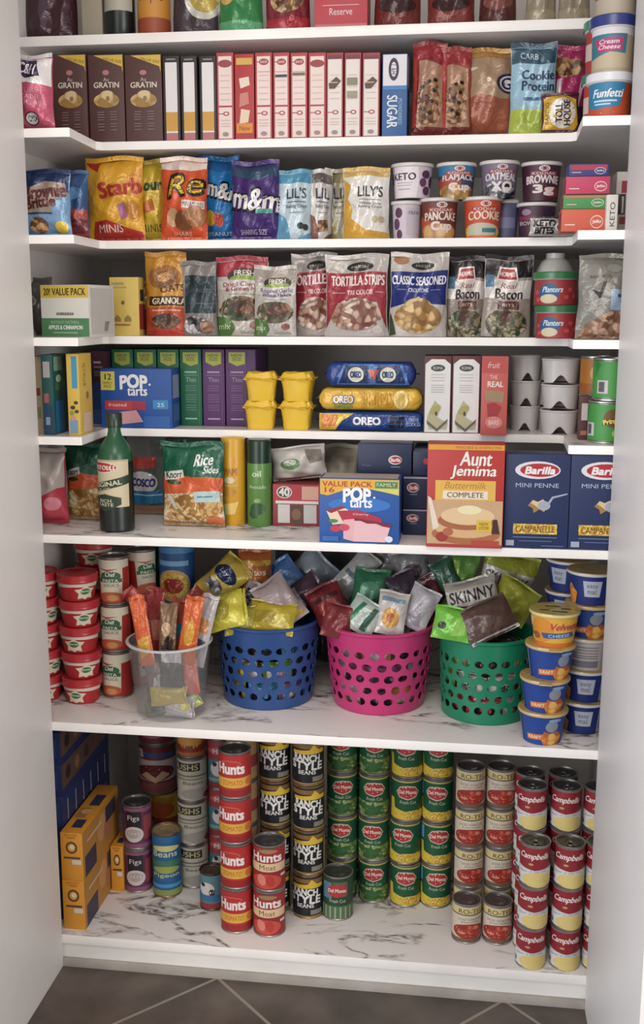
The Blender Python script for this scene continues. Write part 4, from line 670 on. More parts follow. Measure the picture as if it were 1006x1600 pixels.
box_px('cereal_bar_box', 'tall coral red carton standing at the shelf edge', 'box', None, 752, 793, 557, Z5, SET-.028, .045, '#dc5850', [('r', 0, .8, 1, 1, '#d04844'), ('t', 'fruit', .2, .86, .7, .94, '#f4c8b8', {'shear': .3}), ('t', 'THE', .3, .72, .6, .77, '#f4e0c8'), ('t', 'REAL', .22, .62, .84, .69, '#f4e8d8', {'bold': .04}), ('p', [(.1, .58), (.9, .56), (.85, .42), (.15, .44)], '#a88860'), ('p', [(.2, .4), (.5, .42), (.8, .36), (.6, .22), (.25, .24)], '#b82830'), ('e', .5, .16, .35, .08, '#e88078'), ('t', 'BARS', .3, .13, .7, .19, '#f8e0d8')], yb=615, right=[('r', .1, .1, .9, .9, '#c04840')])
# grey cups with scalloped feet
def wave_cup():
    root = empty('pudding_cup'); g = G(); m = mat('#dcd8d6', 's'); n = 48; r = .042; h = .052
    def fn(u, v):
        t = 2*PI*u; ar = max(0.0, math.cos(3*t))**1.6; z0 = .017*ar
        rr = r*(.86+.14*v); return (rr*math.sin(t), -rr*math.cos(t), z0 + (h-.004-z0)*v)
    g.grid(fn, n, 10, m, close=True)
    g.grid(lambda u, v: (lambda p: (p[0]*.96, p[1]*.96, p[2]+.0002))(fn(u, v)), n, 10, m, close=True)
    g.build('cup_body', root)
    a = G(); a.lathe([(r*.96, h-.006), (r*1.02, h-.004), (r*1.04, h-.002), (r*1.02, h), (r*.94, h), (r*.93, h-.006)], m, 40); a.build('rim', root)
    l = G(); l.lathe([(r*.95, h-.0018), (r*.5, h-.001), (0, h-.0012)], mat('#a8282c', 'f'), 32); l.build('lid', root)
    return root
k = Kind(wave_cup(), 'cup')
pa = onY(819, 620, SET+.02); pb = onY(877, 620, SET+.02)
pit = (onY(877, 558, SET+.0).z - Z5)/3.
stack(k, Vector((pb.x, SET+.045, Z5)), 3, pit, 'grey scalloped cup in the right column, {}', 'grey scalloped cups', 0, .001, 3)
pa = onY(820, 620, SET+.10); ss = (onY(845, 620, SET+.10).x-onY(797, 620, SET+.10).x)/.087
for i in range(3):
    k.put((pa.x, SET+.10, Z5+i*pit), .05*i, 'smaller looking grey scalloped cup in the left column, ' + ['lowest', 'middle', 'topmost'][i], 'grey scalloped cups', sca=(ss, ss, pit/.052))
stack(k, Vector((pb.x-.012, SET+.14, Z5)), 3, pit, 'grey scalloped cup mostly hidden behind the right column, {}', 'grey scalloped cups', .5, .0, 5)
# chip tubes on the right wing
pr = [('r', 0, .0, 1, 1, '#3ca03c'), ('p', [(0, .55), (.12, .9), (.05, 1), (0, 1)], '#2c8430'), ('r', .06, .12, .26, .48, '#d0c8c4'), ('r', .09, .16, .20, .44, '#5c5460'), ('e', .60, .62, .17, .26, '#7c5020'), ('p', [(.42, .56), (.78, .66), (.78, .52), (.42, .42)], '#3c1c14'), ('t', 'Pringles', .43, .46, .77, .62, '#f0d840', {'rot': 12, 'bold': .05}), ('e', .75, .2, .18, .14, '#a8cc60')]
pY = .045; ra = (onY(968, 640, pY).x - onY(919, 640, pY).x)/2*1.32
hpr = (onY(942, 560, pY).z-Z5)/2
k = Kind(make_can('chip_tube', ra, hpr, '#3ca03c', pr, lid='#d8d8d0', body='#c8c8c0', span=170), 'tube'); xp = onY(919, 640, pY+.03).x + ra
k.put((xp, pY+.03, Z5), -.15, 'lower one of two short green chip tubes on the right wing', 'short green chip tubes')
k.put((xp+.006, pY+.032, Z5+hpr+.0005), .35, 'upper one of two short green chip tubes on the right wing', 'short green chip tubes')
o_ = make_can('chip_tube', ra*.95, hpr, '#d07820', [('r', 0, 0, 1, .3, '#b85c18'), ('e', .5, .6, .2, .26, '#e8b838')], lid='#d8d8d0', body='#c8c8c0', span=170)
k2 = Kind(o_, 'tube'); p = onY(919, 600, pY+.12); k2.put((p.x+.024, pY+.135, Z5), 0, 'lower orange chip tube hidden behind the green tubes', 'orange chip tubes'); k2.put((p.x+.022, pY+.135, Z5+hpr+.0005), 0, 'orange chip tube peeking out left of the upper green tube', 'orange chip tubes')
box_px('spice_box', 'tiny maroon and white box left of the lower green chip tube', 'box', None, 905, 921, 619, Z5, .10, .03, '#5c2428', [('r', .15, .45, .85, .85, '#c8bcb4'), ('r', .1, .1, .8, .2, '#b06058')], yb=650)

# ============================================================ sixth shelf
def on_px(name, label, cat, group, xl, xr, yt, yb, z, d, base, ops=(), **k):
    """a bag whose foot shows at row yb"""
    Y = onZ((xl+xr)/2, yb, z).y + d/2
    return bag_px(name, label, cat, group, xl, xr, yt, z, Y, d, base, ops, yb=(yt+yb)/2, **k)
on_px('flour_bag', 'plump white and red flour bag against the left wall panel', 'bag', None, 20, 106, 700, 823, Z6, .08, '#c83448', [('r', 0, .52, 1, 1, '#b8a8a0'), ('p', [(0, .52), (.3, .45), (.6, .40), (1, .56), (1, .7), (0, .7)], '#b8a8a0'), ('e', .8, .3, .14, .1, '#e88090')], style='pillow', seed=91, kind='s', seal='#b8a8a0')
kn_ops = [('r', 0, .62, 1, 1, '#0c6444'), ('p', [(0, .62), (.4, .66), (1, .62), (1, .44), (.5, .46), (0, .40)], '#f0602c'), ('p', [(.02, .68), (.36, .74), (.38, .64), (.04, .58)], '#ece4dc'), ('t', 'Knorr', .06, .62, .34, .71, '#24543c', {'rot': 8, 'bold': .03}), ('e', .2, .57, .13, .03, '#2c4c28')]
on_px('rice_pack', 'green and orange noodle packet behind the olive oil bottle', 'bag', 'green topped side dish packets', 104, 172, 692, 815, Z6, .04, '#0c6444', kn_ops + [('p', [(0, .40), (.5, .46), (1, .44), (1, 0), (0, 0)], 'noodle'), ('p', [(.06, .38), (.1, .4), (.28, .24), (.24, .22)], '#d8d4cc'), ('r', 0, 0, 1, .06, '#b89060')], style='pillow', seed=92)
on_px('rice_pack', 'large green and orange packet reading Rice Sides', 'bag', 'green topped side dish packets', 254, 352, 691, 826, Z6, .05, '#0c6444',
      kn_ops + [('t', 'Rice', .56, .78, .86, .92, '#f0f0e8', {'shear': .3, 'bold': .03}), ('t', 'Sides', .70, .68, .95, .77, '#f0f0e8', {'shear': .3, 'bold': .02}), ('p', [(0, .40), (.5, .46), (1, .44), (1, 0), (0, 0)], 'rice'), ('e', .55, .24, .45, .2, 'noodle'), ('r', .55, .32, .96, .46, '#c4e0e0'), ('r', .6, .38, .85, .40, '#5c9cac'), ('p', [(.06, .40), (.09, .42), (.24, .26), (.2, .22)], '#d8d4cc'), ('r', 0, 0, 1, .06, '#a87840'), ('e', .86, .08, .14, .05, '#e86c40'), ('t', 'servings', .3, .04, .62, .09, '#f0e8dc')], style='pillow', seed=93)
on_px('pasta_bag', 'dark green packet hidden behind the Rice Sides packet', 'bag', None, 232, 330, 688, 800, Z6, .04, '#1c6c48', [('r', 0, .8, 1, 1, '#145038')], style='pillow', seed=94)
# clear bag with a red and blue label: printed pouch with a transparent top
on_px('rice_bag', 'clear rice bag with a red and blue label, right of the oil bottle', 'bag', None, 200, 262, 644, 806, Z6, .035, '#d0ccc8', [('p', [(.12, .48), (.8, .50), (.8, .62), (.12, .60)], '#c84038'), ('e', .42, .34, .38, .12, '#e0dcdc'), ('t', 'COSCO', .12, .30, .74, .38, '#3c3c90', {'shear': .2, 'bold': .05}), ('p', [(0, .24), (.9, .26), (.9, .12), (0, .1)], '#1c80c0'), ('r', .1, .20, .9, .215, '#a8d0e8'), ('r', .0, 0, 1, .09, '#a87c60')], style='pillow', seed=95, kind='f', body=mat('#c8c8c4', 'c'))
def oil_bottle():
    root = empty('olive_oil_bottle'); g = G(); m = mat('#12301c', 's'); n = 36
    H = onY(185, 648, .03).z - Z6; q = .0385
    P = [(0, .002), (q-.004, 0), (q, .005), (q, H*.60), (q-.001, H*.66), (q-.006, H*.715), (q*.62, H*.77), (q*.42, H*.81), (q*.36, H*.85), (q*.36, H*.90)]
    g.lathe(P, m, n, mats=[mat('#15201a', 's')]*3 + [mat('#1c6038', 's')]*6); g.build('bottle_body', root)
    c = G(); c.lathe([(q*.44, H*.885), (q*.46, H*.89), (q*.46, H*.89), (q*.46, H-.002), (q*.42, H), (0, H)], mat('#1c3828', 's'), 24); c.build('cap', root)
    a = G(); sp = 2.9; b0, b1 = H*.22, H*.62; R_ = q+.0004
    fn = lambda u, v, o: ((R_+o)*math.sin((u-.5)*sp), -(R_+o)*math.cos((u-.5)*sp), b0+v*(b1-b0))
    a.grid(lambda u, v: fn(u, v, 0), 30, 2, mat('#dccca0', 'p'))
    paint(a, fn, q*sp, b1-b0, [('p', [(.0, .99), (1, .99), (1, .97), (0, .97)], '#b8a878'), ('e', .42, .84, .36, .12, '#f0e0c8'), ('e', .42, .84, .33, .10, '#cc3028'), ('t', 'BERTOLLI', .16, .79, .70, .88, '#f8ecd8', {'bold': .04}), ('p', [(.0, .42), (1, .68), (1, .50), (0, .24)], '#203c24'), ('t', 'ORIGINAL', .12, .43, .84, .53, '#e8dcb8', {'rot': 9, 'bold': .03}), ('t', 'OLIVE OIL', .14, .33, .64, .39, '#d8cca8', {'rot': 9}),
        ('p', [(.18, .20), (.5, .28), (.82, .20), (.82, .06), (.5, -.10), (.18, .06)], '#203c24'), ('t', 'RICH\nTASTE', .33, .02, .67, .17, '#d8d4b0', {'bold': .02})], 'p', L=.009)
    a.build('label', root); return root
k = Kind(oil_bottle(), 'bottle'); k.put(base_at(184, 833, Z6, .0385), -.35, 'tall dark green olive oil bottle at the shelf edge')
def spray(r, h, base, capc, ch, ops):
    root = empty('spray_can'); g = G(); g.lathe([(0, .002), (r-.002, 0), (r, .003), (r, h-ch-.012), (r-.001, h-ch-.006), (r-.004, h-ch)], mat(base, 's'), 32)
    fn = lambda u, v, o: ((r+o)*math.sin((u-.5)*2.9), -(r+o)*math.cos((u-.5)*2.9), .004+v*(h-ch-.018))
    paint(g, fn, r*2.9, h-ch, ops, 's', L=.009); g.build('can_body', root)
    c = G(); c.lathe([(r-.0005, h-ch-.010), (r-.0005, h-.004), (r-.003, h-.001), (0, h)], mat(capc, 's'), 32); c.build('cap', root); return root
for (xl, xr, yt, yb_, base, capc, ch, ops, lab) in [
    (347, 385, 682, 822, '#eca818', '#f0b020', .035, [('t', 'PAM', .3, .76, .66, .86, '#c87818', {'bold': .06}), ('e', .45, .68, .16, .05, '#e8d8a0'), ('e', .45, .50, .2, .06, '#d89018'), ('p', [(.2, .3), (.7, .35), (.6, .16), (.25, .14)], '#f4cc60'), ('t', 'Cooking Spray', .25, .58, .7, .62, '#f4e4b0')], 'slim golden yellow spray can between the Rice Sides packet and the green can'),
    (387, 425, 685, 824, '#5c9440', '#183828', .045, [('t', 'oil', .36, .82, .60, .92, '#d8e8b8', {'bold': .03}), ('t', 'Avocado', .25, .62, .75, .68, '#d8e8c0'), ('e', .5, .28, .22, .10, '#2c5c28'), ('e', .38, .20, .14, .07, '#306030'), ('e', .5, .42, .1, .04, '#84b058'), ('r', .3, .12, .5, .2, '#2c5428')], 'slim green spray can with a dark cap')]:
    pp = onZ((xl+xr)/2, yb_, Z6); r_ = (onY(xr, yb_-40, pp.y).x - onY(xl, yb_-40, pp.y).x)/2; H_ = onY((xl+xr)/2, yt, pp.y+r_).z - Z6
    k = Kind(spray(r_, H_, base, capc, ch, ops), 'spray can'); c_ = base_at((xl+xr)/2, yb_, Z6, r_); k.put(c_, .0, lab)
def boxf(name, label, cat, group, xl, xr, yt, yb_, z, d, base, front=(), **k):
    Y = onZ((xl+xr)/2, yb_, z).y; return box_px(name, label, cat, group, xl, xr, yt, z, Y, d, base, front, yb=(yt+yb_)/2, **k), Y
b_, Yc = boxf('cookie_box', 'small red snack box under the floppy white flour bag', 'box', None, 426, 500, 757, 822, Z6, .09, '#a83438', [('r', 0, .60, 1, 1, '#d02c38'), ('e', .24, .82, .17, .15, '#e8e0d8'), ('e', .24, .82, .145, .125, '#302828'), ('t', '40', .13, .73, .35, .92, '#f0e8e0', {'bold': .05}), ('r', .62, .64, .98, .97, '#e8a890'), ('r', .05, .54, .98, .61, '#ece4e0'), ('r', .10, .06, .36, .52, '#ddd8d4'), ('r', .66, .06, .94, .52, '#d0ccc8'), ('r', .38, .04, .64, .50, '#5c3c2c'), ('e', .5, .28, .1, .14, '#8c6040')])
hb = onY(460, 757, Yc).z
bag_px('flour_bag', 'floppy white bag with a green circle lying on the small red box', 'bag', None, 426, 512, 697, hb+.004, Yc+.05, .07, '#d8d0c8', [('e', .38, .55, .2, .17, '#5c9c54'), ('e', .38, .60, .13, .10, '#d8d0c8'), ('p', [(.66, .95), (.95, .9), (.98, .55), (.75, .5)], '#94887c'), ('r', .1, .0, .9, .1, '#b08c84')], 'pillow', 97, yb=730, kind='s', ry=-.12)
bag_px('flour_bag', 'cream paper bag behind the floppy white bag', 'bag', None, 500, 562, 694, Z6, Yc+.16, .07, '#c8bca4', [('r', .1, .8, .9, .9, '#b4a890')], 'pillow', 98, yb=740, kind='p')
pp_o = [('r', 0, .86, 1, 1, '#f0b428'), ('p', [(0, .86), (0, .76), (.1, .74), (.24, .80), (.4, .86)], '#f0b428'), ('p', [(.6, .86), (.85, .80), (1, .76), (1, .86)], '#e0d850'), ('r', .70, .87, .98, .97, '#2c8c6c'), ('t', 'VALUE PACK', .03, .885, .66, .965, '#d02c20', {'bold': .03}), ('t', '16', .06, .79, .18, .87, '#d02c20', {'bold': .03}), ('t', 'FAMILY', .72, .895, .96, .95, '#e8e880'),
        ('e', .5, .6, .4, .12, '#2478d8'), ('t', 'POP', .30, .64, .64, .84, '#f8f8fc', {'bold': .045, 'arc': .15}), ('e', .69, .72, .015, .015, '#f8f8fc'), ('t', 'tarts', .38, .56, .66, .69, '#f8f8fc', {'bold': .04}),
        ('p', [(.08, .50), (.26, .58), (.36, .52), (.32, .30), (.16, .28)], '#f0d4b8'), ('p', [(.08, .50), (.26, .58), (.34, .56), (.14, .46)], '#a81c34'), ('p', [(.22, .50), (.5, .52), (.78, .40), (.8, .3), (.3, .32)], '#c8203c'), ('t', 'Cherry', .42, .43, .62, .47, '#f8d0d8'), ('p', [(.30, .36), (.44, .38), (.43, .02), (.30, .06)], '#f0b0b8'), ('p', [(.44, .38), (.90, .28), (.84, .02), (.43, .02)], '#f4bcc4'), ('p', [(.44, .40), (.92, .30), (.90, .25), (.80, .27), (.72, .31), (.6, .31), (.52, .35), (.44, .35)], '#8c1430'), ('e', .2, .22, .07, .055, '#d83048'), ('e', .31, .24, .07, .055, '#e04058'), ('e', .17, .34, .06, .03, '#4c8c3c'), ('r', .03, .02, .24, .1, '#2868c8'), ('e', .88, .07, .05, .05, '#e8e8f0')]
b_, Yt = boxf('toaster_pastry_box', 'VALUE PACK pastry box with pink cherry pastries at the shelf edge', 'box', 'blue toaster pastry boxes', 499, 624, 748, 849, Z6, .075, '#1458b8', pp_o, top=[('r', .02, .02, .98, .98, '#c8b8ac')])
# dark blue pasta boxes at the back, their ends to the front
bo = lambda: [('r', 0, .95, 1, 1, '#b8bcd0'), ('e', .36, .66, .24, .16, '#e8e0e8'), ('e', .38, .66, .21, .125, '#cc2430'), ('t', 'Barilla', .22, .60, .54, .72, '#f8ecec', {'bold': .05, 'shear': .2}), ('t', 'LASAGNE', .24, .42, .52, .47, '#c8ccdc')]
Y3 = Yt + .10
z_ = Z6
for i, (yt_, l) in enumerate([(795, 'bottom'), (744, 'middle')]):
    z1 = onY(648, yt_, Y3).z; box_px('pasta_box', f'{l} box of the dark blue pile between the pastry box and the pancake mix', 'box', 'dark blue pasta boxes at the back', 629, 672, yt_, z_, Y3, .16, '#1c2c58', bo(), hh=z1-z_-.0005, yb=790); z_ = z1
z1 = onY(648, 706, Y3).z
box_px('pasta_box', 'topmost box of the dark blue pile, left of the pancake mix', 'box', 'dark blue pasta boxes at the back', 645, 672, 706, z_, Y3+.01, .16, '#1c2c58', [('e', .8, .6, .2, .14, '#cc2430')], hh=z1-z_, yb=730)
zs = onY(600, 748, Yt+.085).z
bx = box_px('pasta_box', 'wide dark blue box lying across the pile above the pastry box', 'box', 'dark blue pasta boxes at the back', 559, 643, 694, z_-.002 if False else zs, Yt+.115, .09, '#1c2c58', [('e', .70, .52, .13, .15, '#e8e0e8'), ('e', .71, .52, .115, .115, '#cc2430'), ('t', 'Barilla', .62, .47, .80, .57, '#f8ecec', {'bold': .05}), ('r', .62, .28, .8, .31, '#8890b0'), ('t', 'Penne', .08, .3, .24, .38, '#6c789c')], yb=720)
box_px('pasta_box', 'dark blue box standing hidden behind the pastry box', 'box', 'dark blue pasta boxes at the back', 559, 628, 750, Z6, Yt+.115, .09, '#1c2c58', hh=zs-Z6-.001, yb=790)
aj = [('r', 0, .95, 1, 1, '#f0a020'), ('t', 'PANCAKE & WAFFLE MIX', .36, .962, .97, .988, '#b85010'), ('t', 'Aunt', .42, .80, .84, .935, '#f8f0e4', {'shear': .15, 'bold': .03}), ('t', 'Jemima', .30, .67, .90, .80, '#f8f0e4', {'shear': .15, 'bold': .03}), ('r', .10, .46, .90, .655, '#f4b83c'), ('t', 'Buttermilk', .22, .575, .78, .64, '#c07c28', {'shear': .3}), ('r', .2, .475, .8, .555, '#f0e4cc'), ('t', 'COMPLETE', .26, .49, .74, .54, '#8c5c20', {'bold': .03}),
      ('p', [(0, .46), (1, .46), (1, 0), (0, 0)], '#d8a878'), ('e', .52, .13, .46, .10, '#c06838'), ('e', .52, .19, .42, .10, '#e8b478'), ('e', .52, .26, .38, .09, '#b86430'), ('e', .54, .31, .36, .09, '#f0c890'), ('e', .56, .37, .16, .045, '#f8e8b0'), ('p', [(.0, .5), (.05, .48), (.16, .2), (.08, .16)], '#f0dcc8'), ('e', .2, .10, .08, .05, '#b03020'), ('e', .28, .15, .07, .04, '#c8603c'), ('r', .66, .16, .86, .27, '#f0c020'), ('t', 'NEW\nLOOK', .69, .18, .83, .25, '#3c2c10'), ('p', [(.88, .28), (.93, .28), (.97, .14), (.86, .14)], '#4c2010'), ('r', 0, 0, 1, .03, '#c83028'), ('r', .6, .02, .96, .07, '#c84028')]
boxf('pancake_mix_box', 'tall red and yellow pancake mix box with a stack of pancakes on the front', 'box', None, 667, 787, 694, 856, Z6, .06, '#d02c24', aj)
bar = [('e', .50, .84, .36, .095, '#ece4ec'), ('e', .53, .84, .31, .072, '#cc2028'), ('t', 'Barilla', .30, .80, .77, .875, '#f8f0f0', {'bold': .05, 'shear': .2}), ('t', 'MINI PENNE', .16, .655, .84, .70, '#b8c4e0', {'bold': .01}), ('p', [(.36, .46), (.44, .52), (.52, .50), (.60, .53), (.70, .48), (.66, .43), (.62, .39), (.55, .42), (.46, .38), (.44, .43)], 'potato'), ('e', .62, .46, .10, .05, '#a8b0c4'), ('p', [(.66, .48), (.74, .56), (.98, .60), (.98, .585), (.76, .54), (.69, .46)], '#a8b0c4'), ('r', .14, .15, .84, .26, 'corn'), ('t', 'CAMPANELLE', .18, .17, .80, .24, '#8c4c14', {'bold': .02}), ('r', .14, .11, .84, .12, '#6c7cac'), ('r', .24, .07, .76, .08, '#5c6c9c'), ('r', .03, .02, .16, .08, '#a8b0c8'), ('r', .6, .02, .95, .03, '#5c6c9c')]
boxf('pasta_box', 'dark blue MINI PENNE pasta box in full view beside the pancake mix', 'box', 'dark blue mini penne boxes', 788, 889, 710, 857, Z6, .06, '#142c64', bar)
boxf('pasta_box', 'dark blue mini penne box cut off by the right wall panel', 'box', 'dark blue mini penne boxes', 890, 996, 711, 860, Z6, .06, '#142c64', bar)
# ============================================================ seventh shelf: red tubs, pasta cans, baskets, cups
mar = [('r', 0, .86, 1, 1, '#ecdcc8'), ('p', [(0, .86), (1, .86), (1, .74), (.5, .82), (0, .74)], '#ecdcc8')]
star = [(.36, .70), (.5, .86), (.64, .70), (.84, .66), (.72, .42), (.76, .10), (.60, .16), (.5, .06), (.40, .16), (.24, .10), (.28, .42), (.16, .66)]
tubops = lambda s=0: mar + [('p', [(.5+(x-.5)*.56+s, y) for x, y in star], '#ecdcbc'), ('e', .5+s, .52, .09, .18, '#3c7c48'), ('t', 'Barney', .42+s, .46, .58+s, .60, '#e0e8d0', {'bold': .03}), ('r', .02, .1, .16, .74, '#e0dcd8'), ('r', .04, .16, .13, .66, '#7c7884')]
rT = (onY(157, 1000, .1).x - onY(95, 1000, .1).x)/2
pT = base_at(130, 1101, Z7, rT*.8)
pitT = (onY(130, 893, pT.y).z - Z7)/5
tubA = Kind(make_cup('sauce_tub', rT*.78, rT*.98, pitT*.985, '#cc2028', tubops(), rim='#d02830', lid='#d42c34', lidh=.013, lidr=rT, span=180), 'tub')
tubB = Kind(make_cup('sauce_tub', rT*.78, rT*.98, pitT*.985, '#cc2028', tubops(.2), rim='#d02830', lid='#d42c34', lidh=.013, lidr=rT, span=180), 'tub')
for i in range(5):
    (tubA if i in (0, 2) else tubB).put((pT.x+[0, .0015, -.001, .001, -.0015][i], pT.y, Z7+i*pitT), [.0, .0, .05, .0, .2][i]-.05, 'red lidded sauce tub in the full red column, ' + ORD[i].replace('fifth lowest', 'topmost'), 'red lidded sauce tubs')
    (tubB if i % 2 else tubA).put((pT.x-.097+[0, .001, 0, -.001, .001][i], pT.y+.004, Z7+i*pitT), .5, 'red lidded sauce tub in the column beside the left wall panel, ' + ORD[i].replace('fifth lowest', 'topmost'), 'red lidded sauce tubs')
for i in range(6):
    tubA.put((pT.x+.002, pT.y+.108, Z7+i*pitT*.98), .2, 'red sauce tub hidden behind the full red column, ' + ORD[i].replace('sixth lowest', 'topmost'), 'red lidded sauce tubs')
rC = .0355
pC = base_at(185, 1092, Z7, rC)
hC_ = (onY(185, 872, pC.y-rC).z - Z7)/3
mc = lambda s=0: [('r', 0, .86, 1, 1, '#ece0c4'), ('p', [(0, .86), (.5, .9), (1, .86), (1, .82), (.5, .78), (0, .82)], '#ece0c4'), ('p', [(.28+s, .80), (.5+s, .74), (.82+s, .82), (.80+s, .1), (.5+s, .14), (.34+s, .06)], '#ece0c0'), ('e', .56+s, .62, .22, .12, '#2c6c40'), ('t', 'Chef', .46+s, .62, .66+s, .72, '#e8ecd8', {'bold': .04}), ('r', .32+s, .48, .80+s, .57, '#2c6c40'), ('t', 'PASTA', .40+s, .49, .72+s, .56, '#e8ecd8', {'bold': .04}), ('t', 'SAUCE', .42+s, .38, .74+s, .45, '#4c6c50'), ('e', .56+s, .14, .26, .12, '#d85c38'), ('e', .6+s, .12, .12, .07, '#e8a050')]
ka = Kind(make_can('pasta_can', rC, hC_*.995, '#cc2a24', mc(), lid='#6c6460', span=190), 'can')
kb = Kind(make_can('pasta_can', rC, hC_*.995, '#cc2a24', mc(-.14), lid='#6c6460', span=190), 'can')
for i in range(3): (kb if i == 0 else ka).put((pC.x, pC.y, Z7+i*hC_), [.0, -.3, -.15][i], 'red and cream pasta can in the column beside the red tubs, ' + ['lowest', 'middle', 'topmost'][i], 'red and cream pasta cans')
for i in range(3): ka.put((pC.x+.040, pC.y+.085, Z7+i*hC_), .6, 'red pasta can behind the column of three, ' + ['lowest', 'middle', 'topmost'][i], 'red and cream pasta cans')
kg = Kind(make_can('vegetable_can', .035, hC_, '#1c6c50', [('e', .4, .6, .14, .22, '#5ca080'), ('r', 0, 0, 1, .1, '#185840')], span=190), 'can')
for i in range(3): kg.put((pC.x+.092, pC.y+.145, Z7+i*hC_), .2, 'green can at the back left of the blue can, ' + ['lowest', 'middle', 'topmost'][i], 'green cans at the back of the basket shelf')
pB = onY(277, 900, pC.y+.10)
kbm = Kind(make_can('snack_can', .0435, .165, '#1c5498', [('r', 0, .82, 1, .92, '#3c8cc8'), ('e', .5, .30, .34, .26, '#d0a060'), ('e', .5, .30, .29, .21, 'corn'), ('e', .5, .30, .2, .13, 'tomato'), ('r', .2, .62, .8, .70, '#6cb0e0')], lid='#3c4c70', span=180), 'can')
zb = onY(277, 948, pC.y+.06).z
kl = Kind(make_can('snack_can', .042, zb-Z7, '#6c4c3c', [('e', .5, .7, .3, .15, '#b89078'), ('r', .2, .2, .8, .4, '#8c4038')], lid=STEEL, span=180), 'can')
kl.put((pB.x, pC.y+.10, Z7), 0, 'brown can underneath the big blue can, behind the clear tub')
kbm.put((pB.x, pC.y+.10, zb), 0, 'big blue can with an orange food picture at the back left')

def basket(name, rb, rt_, h, base, rows, r0=0):
    """perforated tapered bin: the wall is a row-by-row mesh of cells, each with an oval hole, inner and outer skins joined at the holes"""
    root = empty(name); m = mat(base, 's'); g = G(); nc = 22; zlo, zhi = .020, h*.80; t = .0022
    rad = lambda z: rb + (rt_-rb)*(z/h)**.8
    K = 16
    def P(a, z, o): r = rad(z)+o; return (r*math.sin(a), -r*math.cos(a), z)
    rh = (zhi-zlo)/rows; rd = random.Random(4)
    for j in range(rows):
        for i in range(nc):
            a0 = (i+(.5 if j % 2 else 0))*2*PI/nc; ca = a0+PI/nc; cz = zlo+(j+.5)*rh; hw = PI/nc
            sx = rd.uniform(.60, .76); sz = rd.uniform(.52, .72); ph = rd.uniform(-.4, .4)
            sq = []; el = []
            for q in range(K):
                th = 2*PI*(q+.5)/K; side = q // 4; f = (q % 4)/4
                sq.append([(1, -1+2*f), (1-2*f, 1), (-1, 1-2*f), (-1+2*f, -1)][side])
                x, y = sq[-1]; l = math.atan2(y, x); ex, ey = math.cos(l)*sx, math.sin(l)*sz
                el.append((ex*math.cos(ph)-ey*math.sin(ph), ex*math.sin(ph)+ey*math.cos(ph)))
            b = len(g.v)
            for o in (0, -t):
                for x, y in sq: g.v.append(P(ca+x*hw, cz+y*rh/2, o))
                for x, y in el: g.v.append(P(ca+x*hw, cz+y*rh/2, o))
            for q in range(K):
                w_ = (q+1) % K
                g.face((b+q, b+w_, b+K+w_, b+K+q), m); g.face((b+2*K+w_, b+2*K+q, b+3*K+q, b+3*K+w_), m); g.face((b+K+q, b+K+w_, b+3*K+w_, b+3*K+q), m)
    n = 52
    for z0, z1, st_ in ((zhi, h-.004, 3), (.004, zlo, 2)):
        for o, f in ((0, 1), (-t, -1)): g.grid(lambda u, v: P(2*PI*u, z0+(z1-z0)*v, o), n, st_, m, close=True)
    g.lathe([(rb-.012, .003), (rb-.004, .0), (rb-.001, .001), (rad(.004), .005)], m, n); g.lathe([(0, .003), (rb-.012, .003)], m, n)
    g.build('basket_wall', root)
    r = G(); r.lathe([(rad(h)-.003, h-.008), (rad(h)+.002, h-.008), (rad(h)+.005, h-.006), (rad(h)+.005, h-.001), (rad(h)+.003, h), (rad(h)-.002, h), (rad(h)-.003, h-.003), (rad(h)-.003, h-.008)], m, n); r.build('rim', root)
    return root
PACK = 0
def packet(cx, cy, cz, w_, h_, d, base, rx, ry, rz, label, group, ops=(), seal=None, kind='f', name='snack_packet'):
    global PACK; PACK += 1
    root = make_bag(name, w_, h_, d, base, ops, 'pillow', 200+PACK, seal, kind, nu=12, nv=14)
    M = Matrix.Rotation(rz, 4, 'Z') @ Matrix.Rotation(rx, 4, 'X') @ Matrix.Rotation(ry, 4, 'Y')
    root.matrix_world = Matrix.Translation(Vector((cx, cy, cz))) @ M @ Matrix.Translation(Vector((0, 0, -h_/2)))
    return tag(root, label, 'packet', group)
def pk(px, py, Y, *a, **k): p = onY(px, py, Y); return packet(p.x, Y, p.z, *a, **k)
def filler(c, rb, h, cols, gname, color, seed):
    rd = random.Random(seed); proto = {}; where = ['front middle', 'front right', 'right side', 'back right', 'back left', 'left side', 'front left']; lev = ['bottom layer', 'middle layer', 'upper layer']
    for j in range(3):
        for i in range(7):
            a = 2*PI*(i+.5*(j % 2))/7; r = rb*.80 - (.006 if j == 0 else 0)
            col = cols[(i*3+j*2+rd.randint(0, 1)) % len(cols)]
            if col not in proto:
                proto[col] = Kind(make_bag('snack_packet', .072, .052, .024, col, [('r', .1, .3, .9, .7, '#e8e4dc' if len(proto) % 2 else '#30282c'), ('e', .5, .5, .2, .15, cols[(len(proto)+1) % len(cols)])], 'pillow', 300+len(proto), nu=8, nv=8), 'packet')
            proto[col].put((c.x+r*math.sin(a), c.y-r*math.cos(a), c.z+.006+j*.0535), a+rd.uniform(-.2, .2), f'snack packet inside the {color} basket, {lev[j]}, {where[i]}', gname, rx=rd.uniform(-.08, .03), ry=rd.uniform(-.1, .1))
BK = [(420, 1111, 345, 497, 337, 503, 958, '#24509a', 'blue', 11), (591, 1119, 515, 668, 502, 680, 962, '#e0307c', 'pink', 12), (752, 1134, 690, 815, 679, 832, 985, '#0c8c60', 'green', 13)]
BC = {}
